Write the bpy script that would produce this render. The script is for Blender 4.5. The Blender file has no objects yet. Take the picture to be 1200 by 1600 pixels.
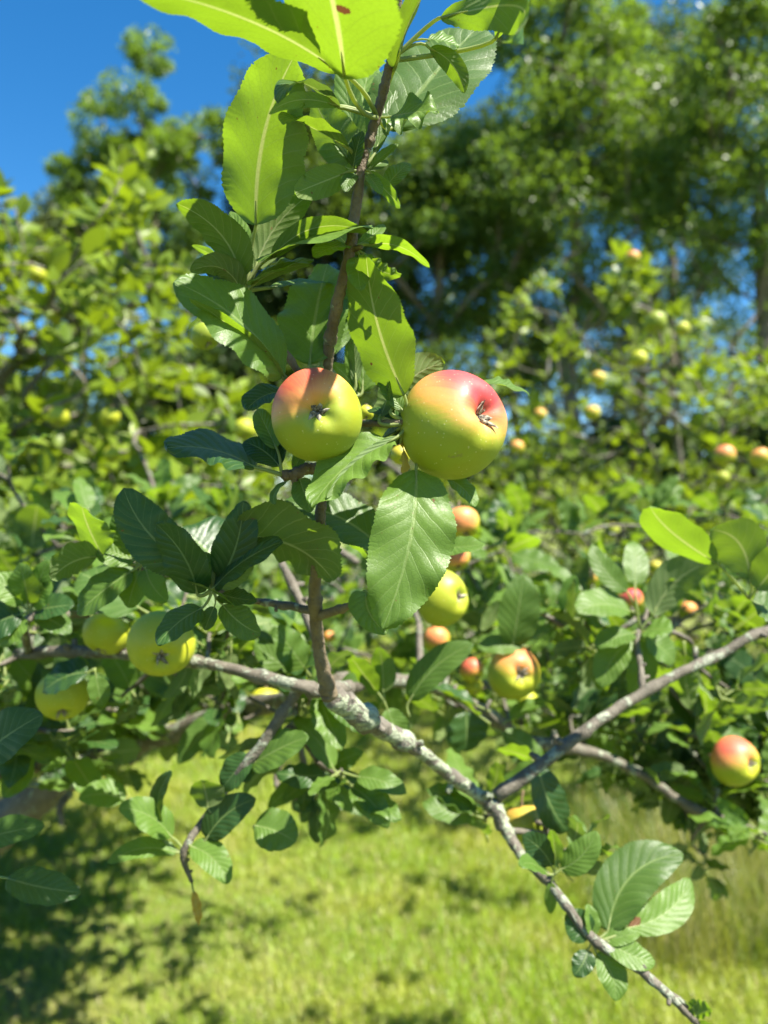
import bpy, math, random
import numpy as np
from mathutils import Vector, Matrix
R=math.radians
SC=bpy.context.scene; COL=SC.collection
rng=np.random.default_rng(11); random.seed(5)

# ------------------------------------------------------------ camera
FPX=1202.0; CAMZ=1.5
cd=bpy.data.cameras.new('camera'); cam=bpy.data.objects.new('camera',cd); COL.objects.link(cam)
cam.location=(0,0,CAMZ); cam.rotation_euler=(R(90),0,0)
cd.sensor_fit='VERTICAL'; cd.sensor_height=34.6; cd.sensor_width=25.95; cd.lens=26.0
cd.clip_start=0.02; cd.clip_end=2000
cd.dof.use_dof=True; cd.dof.focus_distance=0.405; cd.dof.aperture_fstop=5.9; cd.dof.aperture_blades=0
SC.camera=cam
# ------------------------------------------------------------ sky and sun
SUN=Vector((0.46,-0.24,0.855)).normalized()
el=math.asin(SUN.z); az=math.atan2(SUN.x,SUN.y)
w=bpy.data.worlds.new('World'); SC.world=w; w.use_nodes=True
nt=w.node_tree; nt.nodes.clear()
sky=nt.nodes.new('ShaderNodeTexSky'); sky.sky_type='NISHITA'; sky.sun_disc=False
sky.sun_elevation=el; sky.sun_rotation=az; sky.air_density=1.0; sky.dust_density=0.15; sky.ozone_density=4.0; sky.altitude=400
hs=nt.nodes.new('ShaderNodeHueSaturation'); hs.inputs['Saturation'].default_value=1.32; hs.inputs['Hue'].default_value=0.497
bg=nt.nodes.new('ShaderNodeBackground'); bg.inputs['Strength'].default_value=0.062
wo=nt.nodes.new('ShaderNodeOutputWorld')
nt.links.new(sky.outputs[0],hs.inputs['Color']); nt.links.new(hs.outputs[0],bg.inputs['Color']); nt.links.new(bg.outputs[0],wo.inputs['Surface'])
sl=bpy.data.lights.new('sun','SUN'); sl.energy=5.0; sl.angle=R(0.53); sl.color=(1.0,0.945,0.83)
so=bpy.data.objects.new('sun',sl); COL.objects.link(so); so.rotation_euler=SUN.to_track_quat('Z','Y').to_euler(); so.location=SUN*30
SC.view_settings.view_transform='Standard'; SC.view_settings.look='None'; SC.view_settings.gamma=1; SC.view_settings.exposure=1.8

def at(u,v,Y): return np.array([(u-600)/FPX*Y, Y, CAMZ-(v-800)/FPX*Y])
def nrm(a): a=np.asarray(a,float); return a/(np.linalg.norm(a,axis=-1,keepdims=True)+1e-12)
def tag(o,label=None,cat=None,group=None,kind=None):
    if label: o['label']=label
    if cat: o['category']=cat
    if group: o['group']=group
    if kind: o['kind']=kind
    return o
def empty(name,loc):
    o=bpy.data.objects.new(name,None); COL.objects.link(o); o.location=loc; o.empty_display_size=.05; return o

# ------------------------------------------------------------ node helper
class NT:
    def __init__(s,name):
        s.m=bpy.data.materials.new(name); s.m.use_nodes=True; s.t=s.m.node_tree; s.t.nodes.clear()
        s.out=s.t.nodes.new('ShaderNodeOutputMaterial')
    def n(s,typ,**k):
        x=s.t.nodes.new('ShaderNode'+typ)
        for a,b in k.items(): setattr(x,a,b)
        return x
    def put(s,sock,val):
        if isinstance(val,bpy.types.NodeSocket): s.t.links.new(val,sock)
        elif isinstance(val,(tuple,list)) and len(val)==3 and sock.type=='RGBA': sock.default_value=(*val,1)
        else: sock.default_value=val
    def m_(s,op,a,b=0.0,c=0.0,clamp=False):
        x=s.n('Math',operation=op,use_clamp=clamp); s.put(x.inputs[0],a); s.put(x.inputs[1],b); s.put(x.inputs[2],c); return x.outputs[0]
    def mix(s,f,a,b,mode='MIX'):
        x=s.n('Mix',data_type='RGBA',blend_type=mode); s.put(x.inputs[0],f); s.put(x.inputs[6],a); s.put(x.inputs[7],b); return x.outputs[2]
    def noise(s,vec,scale,detail=3,rough=.5,dist=0):
        x=s.n('TexNoise'); s.put(x.inputs['Scale'],scale); s.put(x.inputs['Detail'],detail); s.put(x.inputs['Roughness'],rough); s.put(x.inputs['Distortion'],dist)
        if vec is not None: s.t.links.new(vec,x.inputs['Vector'])
        return x.outputs['Fac']
    def ramp(s,v,a,b,lo=0.,hi=1.):
        x=s.n('MapRange',interpolation_type='SMOOTHSTEP'); s.put(x.inputs[0],v); s.put(x.inputs[1],a); s.put(x.inputs[2],b); s.put(x.inputs[3],lo); s.put(x.inputs[4],hi); return x.outputs[0]
    def attr(s,name): return s.n('Attribute',attribute_name=name).outputs
    def bump(s,h,strength,dist):
        x=s.n('Bump'); s.put(x.inputs['Strength'],strength); s.put(x.inputs['Distance'],dist); s.put(x.inputs['Height'],h); return x.outputs[0]
    def done(s,sh): s.t.links.new(sh,s.out.inputs['Surface']); return s.m

def leaf_material(name,top_a,top_b,under,trans,tw=.36,veins=True,rough=.44,fold_spots=True,spec=.3):
    N=NT(name); geo=N.n('NewGeometry'); tint=N.attr('tint')['Fac']
    tc=N.n('TexCoord'); uv=tc.outputs['UV']
    sep=N.n('SeparateXYZ'); N.put(sep.inputs[0],uv); t=sep.outputs[0]; a=N.m_('ABSOLUTE',N.m_('MULTIPLY_ADD',sep.outputs[1],2,-1))
    pos=geo.outputs['Position']
    top=N.mix(tint,top_a,top_b); base_tr=N.mix(tint,trans,tuple(c*.72 for c in trans))
    und=N.mix(tint,under,tuple(c*.8 for c in under))
    bumpn=None
    if veins:
        n1=N.noise(pos,300,4); n2=N.noise(pos,38,3)
        side=N.m_('SIGN',N.m_('MULTIPLY_ADD',sep.outputs[1],2,-1))
        ph=N.m_('ADD',N.m_('MULTIPLY_ADD',t,9.0,N.m_('MULTIPLY',N.m_('POWER',a,.8),-2.3)),N.m_('MULTIPLY',side,.22))
        ph=N.m_('ADD',ph,N.m_('MULTIPLY_ADD',n2,.7,-.35))
        fr=N.m_('ABSOLUTE',N.m_('SUBTRACT',N.m_('FRACT',ph),.5))
        lat=N.ramp(fr,.0,.075,1,0)
        lat=N.m_('MULTIPLY',lat,N.ramp(a,.75,1.0,1,.25))
        mid=N.ramp(a,N.m_('MULTIPLY_ADD',t,-.02,.028),N.m_('MULTIPLY_ADD',t,-.045,.085),1,0)
        vo=N.n('TexVoronoi',feature='DISTANCE_TO_EDGE'); N.put(vo.inputs['Scale'],420.); N.t.links.new(pos,vo.inputs['Vector'])
        ret=N.ramp(vo.outputs['Distance'],0,.12,1,0)
        vein=N.m_('MAXIMUM',N.m_('MULTIPLY',lat,.65),mid)
        broad=N.ramp(fr,.0,.5,0,1)
        top=N.mix(N.m_('MULTIPLY',vein,.55),top,(.22,.30,.10))
        top=N.mix(N.m_('MULTIPLY',N.ramp(n2,.35,.7),.35),top,tuple(c*.72 for c in top_a))
        top=N.mix(N.m_('MULTIPLY',ret,.12),top,(.02,.05,.01))
        und=N.mix(N.m_('MULTIPLY',vein,.6),und,(.38,.42,.20))
        base_tr=N.mix(N.m_('MULTIPLY',lat,.35),base_tr,tuple(c*.45 for c in trans))
        base_tr=N.mix(N.m_('MULTIPLY',mid,.8),base_tr,(.50,.52,.16))
        base_tr=N.mix(N.m_('MULTIPLY',N.ramp(n2,.3,.8),.16),base_tr,tuple(c*.6 for c in trans))
        base_tr=N.mix(N.m_('MULTIPLY',ret,.22),base_tr,tuple(c*.4 for c in trans))
        # brown specks
        sp=N.ramp(N.noise(pos,420,1,.4),.77,.80)
        top=N.mix(N.m_('MULTIPLY',sp,.8),top,(.16,.09,.03)); base_tr=N.mix(N.m_('MULTIPLY',sp,.85),base_tr,(.12,.05,.01)); und=N.mix(sp,und,(.2,.12,.05))
        # one dead patch on some leaves: object property spot = (along, across, radius)
        so_=N.n('Attribute',attribute_type='OBJECT',attribute_name='spot'); ss=N.n('SeparateXYZ'); N.put(ss.inputs[0],so_.outputs['Vector'])
        dx=N.m_('MULTIPLY',N.m_('SUBTRACT',t,ss.outputs[0]),2.2); dy=N.m_('SUBTRACT',sep.outputs[1],ss.outputs[1])
        dd=N.m_('ADD',N.m_('SQRT',N.m_('ADD',N.m_('MULTIPLY',dx,dx),N.m_('MULTIPLY',dy,dy))),N.m_('MULTIPLY_ADD',N.noise(pos,260,2),.12,-.06))
        sm=N.m_('MULTIPLY',N.m_('LESS_THAN',dd,ss.outputs[2]),N.m_('GREATER_THAN',ss.outputs[2],.001))
        top=N.mix(sm,top,(.16,.08,.035)); base_tr=N.mix(sm,base_tr,(.10,.035,.012)); und=N.mix(sm,und,(.16,.07,.035))
        h=N.m_('ADD',N.m_('MULTIPLY',N.m_('SUBTRACT',broad,N.m_('MULTIPLY',vein,.7)),1.),N.m_('MULTIPLY_ADD',ret,-.22,N.m_('MULTIPLY',n1,.25)))
        bumpn=N.bump(h,.32,.0006)
    c=N.mix(geo.outputs['Backfacing'],top,und)
    p=N.n('BsdfPrincipled'); N.put(p.inputs['Base Color'],c)
    N.put(p.inputs['Roughness'],N.m_('MULTIPLY_ADD',geo.outputs['Backfacing'],.3,rough)); p.inputs['Specular IOR Level'].default_value=spec
    tr=N.n('BsdfTranslucent'); N.put(tr.inputs['Color'],base_tr)
    if bumpn is not None:
        N.t.links.new(bumpn,p.inputs['Normal'])
    mx=N.n('MixShader'); mx.inputs[0].default_value=tw
    N.t.links.new(p.outputs[0],mx.inputs[1]); N.t.links.new(tr.outputs[0],mx.inputs[2])
    return N.done(mx.outputs[0])

M={}
M['leaf']=leaf_material('apple_leaf',(.10,.175,.028),(.046,.095,.018),(.13,.19,.07),(.28,.45,.016),tw=.33)
M['young']=leaf_material('young_apple_leaf',(.12,.21,.034),(.07,.145,.025),(.15,.21,.065),(.26,.43,.014),tw=.45)
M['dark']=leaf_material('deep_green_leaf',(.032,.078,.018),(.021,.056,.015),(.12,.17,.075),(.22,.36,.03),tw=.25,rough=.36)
M['yellow']=leaf_material('yellowed_leaf',(.55,.38,.05),(.5,.3,.05),(.5,.38,.1),(.75,.5,.05),tw=.4)
M['crown']=leaf_material('orchard_foliage',(.19,.26,.022),(.038,.075,.009),(.17,.21,.05),(.32,.45,.010),tw=.33,veins=False,rough=.38,spec=.25)
M['wood']=leaf_material('woodland_foliage',(.10,.18,.022),(.032,.075,.011),(.08,.14,.035),(.24,.38,.02),tw=.36,veins=False,rough=.45,spec=.5)
M['woodbright']=leaf_material('bright_woodland_foliage',(.12,.20,.026),(.038,.088,.013),(.09,.15,.038),(.25,.40,.02),tw=.38,veins=False,rough=.42,spec=.5)  # brighter green than the plain woodland foliage
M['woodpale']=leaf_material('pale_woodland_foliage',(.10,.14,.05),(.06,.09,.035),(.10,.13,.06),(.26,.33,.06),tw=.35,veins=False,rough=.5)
M['wooddark']=leaf_material('dark_woodland_foliage',(.045,.085,.016),(.018,.042,.010),(.05,.08,.025),(.13,.21,.015),tw=.35,veins=False,rough=.5)  # dark green trees; for the bushes, understory shade put into the colour

def simple(name,col,rough=.6,noise=0,scale=100,bump=0,bd=.001,col2=None):
    N=NT(name); p=N.n('BsdfPrincipled'); pos=N.n('TexCoord').outputs['Object']
    if noise:
        f=N.noise(pos,scale,4); c=N.mix(N.ramp(f,.3,.7),col,col2 or tuple(x*(1-noise) for x in col)); N.put(p.inputs['Base Color'],c)
        if bump: N.t.links.new(N.bump(f,bump,bd),p.inputs['Normal'])
    else: p.inputs['Base Color'].default_value=(*col,1)
    p.inputs['Roughness'].default_value=rough
    return N.done(p.outputs[0])
def petiole_mat():
    N=NT('petiole'); p=N.n('BsdfPrincipled'); p.inputs['Base Color'].default_value=(.30,.36,.13,1); p.inputs['Roughness'].default_value=.55
    t=N.n('BsdfTranslucent'); t.inputs[0].default_value=(.45,.52,.10,1); m=N.n('MixShader'); m.inputs[0].default_value=.5
    N.t.links.new(p.outputs[0],m.inputs[1]); N.t.links.new(t.outputs[0],m.inputs[2]); return N.done(m.outputs[0])
M['petiole']=petiole_mat()
def bark(name,a,b,lich,la,sc=1.):
    N=NT(name); pos=N.n('NewGeometry').outputs['Position']
    f=N.noise(pos,90*sc,5,.6); g=N.noise(pos,420*sc,4,.6); l=N.noise(pos,60*sc,5,.62,.4)
    c=N.mix(N.ramp(f,.3,.7),a,b); c=N.mix(N.m_('MULTIPLY',N.ramp(g,.55,.7),.6),c,tuple(x*.45 for x in b))
    lm=N.ramp(l,1-la,1-la+.06); lc=N.mix(N.ramp(N.noise(pos,300*sc,2),.45,.62),lich,tuple(x*.62 for x in lich))
    c=N.mix(lm,c,lc)
    p=N.n('BsdfPrincipled'); N.put(p.inputs['Base Color'],c); p.inputs['Roughness'].default_value=.75
    N.t.links.new(N.bump(N.m_('ADD',N.m_('ADD',f,g),N.m_('MULTIPLY',lm,.7)),.8,.0016/sc),p.inputs['Normal'])
    return N.done(p.outputs[0])
M['shoot']=bark('brown_shoot_bark',(.10,.07,.04),(.155,.12,.07),(.24,.26,.15),.40)
M['bark']=bark('grey_bark',(.135,.118,.088),(.078,.066,.047),(.24,.26,.19),.46)
M['lichen']=bark('lichen_bark',(.16,.14,.11),(.09,.078,.06),(.28,.31,.21),.53)
M['farbark']=bark('far_bark',(.20,.16,.12),(.10,.08,.06),(.2,.2,.15),.3,.08)

# ------------------------------------------------------------ mesh helpers
def mk(name,V,Q,mats,parent=None,uv=None,tint=None,mi=None,smooth=True,extra=None):
    me=bpy.data.meshes.new(name); V=np.asarray(V,np.float32); Q=np.asarray(Q,np.int32)
    me.vertices.add(len(V)); me.vertices.foreach_set('co',V.ravel())
    me.loops.add(Q.size); me.loops.foreach_set('vertex_index',Q.ravel())
    me.polygons.add(len(Q)); me.polygons.foreach_set('loop_start',np.arange(0,Q.size,Q.shape[1],dtype=np.int32))
    if uv is not None:
        l=me.uv_layers.new(name='UVMap'); l.data.foreach_set('uv',np.asarray(uv,np.float32)[Q.ravel()].ravel())
    if tint is not None:
        a=me.attributes.new('tint','FLOAT','POINT'); a.data.foreach_set('value',np.asarray(tint,np.float32))
    for k,v in (extra or {}).items():
        a=me.attributes.new(k,'FLOAT','POINT'); a.data.foreach_set('value',np.asarray(v,np.float32))
    for m in (mats if isinstance(mats,(list,tuple)) else [mats]): me.materials.append(m)
    if mi is not None: me.polygons.foreach_set('material_index',np.asarray(mi,np.int32))
    me.polygons.foreach_set('use_smooth',np.full(len(Q),smooth))
    me.update(calc_edges=True)
    o=bpy.data.objects.new(name,me); COL.objects.link(o)
    if parent is not None:
        o.parent=parent; o.matrix_parent_inverse=Matrix.Translation(parent.location).inverted() if parent.type=='EMPTY' else Matrix()
    return o
def catmull(P,n=6):
    P=np.asarray(P,float); out=[]
    E=np.vstack([2*P[0]-P[1],P,2*P[-1]-P[-2]])
    for i in range(1,len(E)-2):
        for k in range(n):
            t=k/n; out.append(.5*((2*E[i])+(-E[i-1]+E[i+1])*t+(2*E[i-1]-5*E[i]+4*E[i+1]-E[i+2])*t*t+(-E[i-1]+3*E[i]-3*E[i+1]+E[i+2])*t**3))
    out.append(E[-2]); return np.array(out)
def tube(P,rad,sides=8,rough=0,cap=True,rg=None):
    P=np.asarray(P,float); n=len(P); rad=np.broadcast_to(np.asarray(rad,float),(n,)).copy()
    T=nrm(np.gradient(P,axis=0)); ref=np.array([0.31,0.9,0.2]) if abs(T[0]@nrm([0.31,0.9,0.2]))<.9 else np.array([1.,0,0])
    S=nrm(np.cross(T,ref)); B=np.cross(S,T)
    a=np.arange(sides)*2*math.pi/sides
    V=P[:,None]+rad[:,None,None]*(np.cos(a)[None,:,None]*S[:,None]+np.sin(a)[None,:,None]*B[:,None])
    if rough:
        g=rg or rng; V=P[:,None]+(V-P[:,None])*(1+rough*g.normal(size=(n,sides,1)))
    V=V.reshape(-1,3); i=np.arange(n-1)[:,None]*sides; j=np.arange(sides)[None]; k=(j+1)%sides
    Q=np.stack([i+j,i+k,i+sides+k,i+sides+j],-1).reshape(-1,4)
    if cap:
        V=np.vstack([V,P[0],P[-1]]); c0,c1=n*sides,n*sides+1; m=sides//2
        for q in range(m):
            Q=np.vstack([Q,[c0,(2*q+2)%sides,(2*q+1)%sides,2*q]]); e=(n-1)*sides
            Q=np.vstack([Q,[c1,e+2*q,e+(2*q+1)%sides,e+(2*q+2)%sides]])
    return V,Q
class Acc:
    def __init__(s): s.V=[];s.Q=[];s.U=[];s.T=[];s.M=[];s.n=0
    def add(s,V,Q,uv=None,tint=0.,mi=0):
        s.V.append(V); s.Q.append(Q+s.n); s.n+=len(V)
        s.U.append(uv if uv is not None else np.zeros((len(V),2))); s.T.append(np.broadcast_to(tint,(len(V),))); s.M.append(np.broadcast_to(mi,(len(Q),)))
    def build(s,name,mats,parent=None,**k):
        return mk(name,np.vstack(s.V),np.vstack(s.Q),mats,parent,uv=np.vstack(s.U),tint=np.concatenate(s.T),mi=np.concatenate(s.M),**k)

# ------------------------------------------------------------ one detailed leaf
def leaf_geo(P,B,T,n0,W,fold=.25,bn=.06,bs=0.,nu=128,nv=5,teeth=36,wav=.05,seed=0,droop=0.):
    g=np.random.default_rng(seed)
    P,B,T=map(lambda a:np.asarray(a,float),(P,B,T)); a=T-B; L=np.linalg.norm(a); a/=L
    n=np.asarray(n0,float); n=nrm(n-a*(n@a)); s=np.cross(a,n)
    t=np.linspace(0,1,nu+1)
    q=4*t*(1-t)
    mid=B+a*(t*L)[:,None]+n*(L*bn*q)[:,None]+s*(L*bs*q)[:,None]-n*(L*droop*t**3)[:,None]
    tan=nrm(np.gradient(mid,axis=0)); sl=nrm(np.cross(tan,n)); nl=np.cross(sl,tan)
    prof=(t+1e-6)**.52*(1-t)**.68; prof/=prof.max(); prof+= .035*np.exp(-((t-.96)/.03)**2)
    saw=((t*teeth)%1.0); saw=np.where(saw<.75,saw/.75,(1-saw)/.25)
    env=np.clip(t/.06,0,1)*np.clip((1-t)/.03,0,1)
    vs=np.linspace(-1,1,2*nv+1); V=[];U=[]
    ph=g.uniform(0,6,2); k=g.uniform(2.2,3.8,2)
    for v in vs:
        sd=0 if v<0 else 1; av=abs(v)
        h=W/2*prof*(1+.05*np.sin(t*5+ph[sd])*1)
        hh=h*av + (av>.99)*(W*.017)*saw*env*(.7+.6*np.sin(t*31+ph[sd])**2) + (av>.99)*W*.012*env*g.normal(size=nu+1)*.5
        wv=wav*W*np.sin(2*math.pi*k[sd]*t+ph[sd])*av**2*env
        f=fold*(1-.35*t)
        lat=.006*W*np.cos(2*math.pi*(9*t-2.3*av**.8+(.22 if sd else -.22)))*np.sin(math.pi*av)*env
        V.append(mid+sl*(np.sign(v)*hh*np.cos(f))[:,None]+nl*(hh*np.sin(f)+wv+lat-av**3*W*.04)[:,None])
        U.append(np.stack([t,np.full_like(t,v*.5+.5)],-1))
    m=2*nv+1; V=np.stack(V,1).reshape(-1,3); U=np.stack(U,1).reshape(-1,2)
    i=np.arange(nu)[:,None]*m; j=np.arange(m-1)[None]
    Q=np.stack([i+j,i+j+1,i+m+j+1,i+m+j],-1).reshape(-1,4)
    # petiole
    dl=np.linalg.norm(B-P)
    c=B-a*dl*.45; tt=np.linspace(0,1,7)[:,None]
    pp=P*(1-tt)**2+2*c*tt*(1-tt)+B*tt**2
    rb=min(.0011,.017*L+.0003)
    rr=np.linspace(rb*1.25,rb*.85,7)
    kk=[int(nu*x) for x in (.06,.14)]
    pp=np.vstack([pp,mid[kk]-nl[kk]*rb*.2]); rr=np.concatenate([rr,rb*np.array([.6,.2])])
    PV,PQ=tube(pp,rr,6)
    return V,Q,U,PV,PQ

# ------------------------------------------------------------ ground and grass
def ground_mat():
    N=NT('meadow_ground'); pos=N.n('NewGeometry').outputs['Position']
    a=N.noise(pos,1.1,4); b=N.noise(pos,14,5,.6); c=N.noise(pos,90,4,.7)
    col=N.mix(N.ramp(b,.3,.7),(.14,.20,.025),(.24,.25,.055)); col=N.mix(N.ramp(a,.55,.72),col,(.20,.17,.085))
    col=N.mix(N.m_('MULTIPLY',N.ramp(c,.5,.7),.6),col,(.04,.05,.015))
    p=N.n('BsdfPrincipled'); N.put(p.inputs['Base Color'],col); p.inputs['Roughness'].default_value=.9
    N.t.links.new(N.bump(N.m_('ADD',b,c),1.,.03),p.inputs['Normal']); return N.done(p.outputs[0])
gx=np.concatenate([-np.geomspace(600,6,14),np.linspace(-5,5,41),np.geomspace(6,600,14)]); gy=np.concatenate([[-600,-100,-20],np.linspace(-3,8,45),np.geomspace(9,900,16)])
GX,GY=np.meshgrid(gx,gy); GZ=.02*np.sin(GX*1.7)*np.cos(GY*1.3)*(np.abs(GX)<6)-.01
nx,ny=len(gx),len(gy); i=np.arange(ny-1)[:,None]*nx; j=np.arange(nx-1)[None]
g=mk('ground',np.stack([GX,GY,GZ],-1).reshape(-1,3),np.stack([i+j,i+j+1,i+nx+j+1,i+nx+j],-1).reshape(-1,4),ground_mat()); tag(g,kind='structure')
def grass_mat(name,a,b,dry):
    N=NT(name); t=N.attr('tint')['Fac']; pos=N.n('NewGeometry').outputs['Position']
    z=N.n('TexCoord').outputs['UV']; sp=N.n('SeparateXYZ'); N.put(sp.inputs[0],z)
    c=N.mix(t,a,b); c=N.mix(N.m_('MULTIPLY',N.ramp(N.noise(pos,1.6,3),.42,.68),.75),c,dry); c=N.mix(N.ramp(t,.86,.9),c,(.42,.36,.17))
    p=N.n('BsdfPrincipled'); N.put(p.inputs['Base Color'],c); p.inputs['Roughness'].default_value=.42; p.inputs['Specular IOR Level'].default_value=.5
    tr=N.n('BsdfTranslucent'); N.put(tr.inputs['Color'],N.mix(.5,c,(.55,.60,.03))); mx=N.n('MixShader'); mx.inputs[0].default_value=.42
    N.t.links.new(p.outputs[0],mx.inputs[1]); N.t.links.new(tr.outputs[0],mx.inputs[2]); return N.done(mx.outputs[0])
M['grass']=grass_mat('grass_blades',(.28,.40,.026),(.16,.27,.020),(.40,.41,.06))
M['weeds']=grass_mat('tall_grass_blades',(.13,.20,.03),(.06,.11,.018),(.24,.22,.08))
def grass(name,X,Y,h,wd,mat,lean,label=None):
    n=len(X); ang=rng.uniform(0,2*math.pi,n); d=np.stack([np.cos(ang),np.sin(ang),np.zeros(n)],-1); s=np.stack([-d[:,1],d[:,0],d[:,2]],-1)
    b=np.stack([X,Y,np.full(n,-.012)],-1); up=np.array([0,0,1.]); V=[];U=[]
    le=rng.uniform(.1,1,n)*lean
    for t in (0,.4,.75,1.):
        c=b+up*(h*t*(1-.25*le*t))[:,None]+d*(h*le*t*t)[:,None]; ww=wd*(1-.85*t**1.5)
        V+= [c-s*(ww/2)[:,None],c+s*(ww/2)[:,None]]
    V=np.stack(V,1).reshape(-1,3); uv=np.tile(np.array([[0,0],[1,0],[0,.4],[1,.4],[0,.75],[1,.75],[0,1],[1,1.]]),(n,1))
    q=np.array([[0,1,3,2],[2,3,5,4],[4,5,7,6]]); Q=(np.arange(n)[:,None,None]*8+q[None]).reshape(-1,4)
    o=mk(name,V,Q,mat,uv=uv,tint=np.repeat(rng.random(n),8)); tag(o,label,'grass',kind='stuff'); return o
def wedge(n,y0,y1,pad=.35,power=1.):
    y=y0+(y1-y0)*rng.random(n)**power; x=(rng.random(n)*2-1)*(y*.5+pad); return x,y
x,y=wedge(270000,1.75,9.5,.4,1.25)
soil=(np.sin(x*2.1+1)*np.cos(y*1.7+.4)+.4*np.sin(x*5+y*4))
k=soil<1.25; clump=.5+.5*np.sin(x*9+2*np.sin(y*5))*np.sin(y*11+x*3)
grass('grass',x,y,(.022+.034*rng.random(len(x)))*(.85+.3*clump)*(1+y*.04),.0024*(1+y*.25)*np.ones(len(x)),M['grass'],.9,'short sunlit yellow green meadow grass')
x,y=wedge(80000,2.5,8,.3); k=(x>(y*.22+.18*np.sin(y*3)))&(rng.random(len(x))<np.clip((x/y-.2)*6,0,1)); x,y=x[k],y[k]
grass('tall_grass',x,y,.12+.22*rng.random(len(x)),.004*np.ones(len(x)),M['weeds'],.7,'taller unmown grass along the right edge of the meadow')

# ------------------------------------------------------------ vectorised leaves for crowns
lu=np.array([0,.22,.5,.78,1.]); lw=np.array([.1,.82,1.,.66,.06])
def leaves(B,D,N,L,wr,tint,small=False):
    n=len(B); D=nrm(D); N=nrm(N-D*(N*D).sum(1,keepdims=True)); S=np.cross(D,N)
    us,ws=(lu,lw) if not small else (np.array([0,.5,1.]),np.array([.25,1.,.15]))
    bend=rng.uniform(-.05,.22,n); fold=rng.uniform(.0,.45,n); V=[];U=[]
    for u,w_ in zip(us,ws):
        c=B+D*(L*u)[:,None]-N*(L*bend*u*u)[:,None]; h=L*wr*.5*w_
        V+=[c-S*h[:,None]+N*(h*fold)[:,None], c, c+S*h[:,None]+N*(h*fold)[:,None]]; U+=[(u,0),(u,.5),(u,1)]
    m=len(V); V=np.stack(V,1).reshape(-1,3); uv=np.tile(np.array(U,float),(n,1))
    q=[]
    for r in range(len(us)-1):
        for c in (0,1): q.append([r*3+c,r*3+c+1,r*3+c+4,r*3+c+3])
    Q=(np.arange(n)[:,None,None]*m+np.array(q)[None]).reshape(-1,4)
    return V,Q,uv,np.repeat(tint,m)

def skeleton(start,nodes,root,r_tip,pw=.5):
    """greedy: every node hangs from the nearest point nearer the root; returns chains of (points, radii)"""
    P=[*start]; par=[-1]+list(range(len(start)-1)); order=np.argsort(np.linalg.norm(nodes-root,axis=1))
    P=np.array(P+[None]*0); ns=len(P); A=np.vstack([P,np.zeros_like(nodes)]); par=par+[0]*len(nodes); dist=np.zeros(len(A))
    for i in range(1,ns): dist[i]=dist[i-1]+np.linalg.norm(A[i]-A[i-1])
    for k,ix in enumerate(order):
        p=nodes[ix]; m=ns+k; d=np.linalg.norm(A[:m]-p,axis=1); cost=d+.22*dist[:m]; j=int(np.argmin(cost)); A[m]=p; par[m]=j; dist[m]=dist[j]+d[j]
    cnt=np.ones(len(A)); 
    for i in range(len(A)-1,0,-1): cnt[par[i]]+=cnt[i]
    kids=[[] for _ in A]
    for i in range(1,len(A)): kids[par[i]].append(i)
    chains=[]; stack=[(0,None)]
    while stack:
        i,pre=stack.pop(); ch=[i] if pre is None else [pre,i]
        while kids[i]:
            ks=sorted(kids[i],key=lambda q:-cnt[q]); 
            for q in ks[1:]: stack.append((q,i))
            i=ks[0]; ch.append(i)
        ch_c=cnt[ch].copy()
        if pre is not None: ch_c[0]=ch_c[1]
        chains.append((A[ch],r_tip*ch_c**pw))
    dirs=np.zeros_like(A); 
    for i in range(1,len(A)): dirs[i]=A[i]-A[par[i]]
    return chains,A[ns:],nrm(dirs[ns:]),

def in_poly(u,v,poly):
    poly=np.asarray(poly,float); c=np.zeros(len(u),bool); j=len(poly)-1
    for i in range(len(poly)):
        xi,yi=poly[i]; xj,yj=poly[j]
        c^=((yi>v)!=(yj>v))&(u<(xj-xi)*(v-yi)/(yj-yi+1e-9)+xi); j=i
    return c

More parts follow.
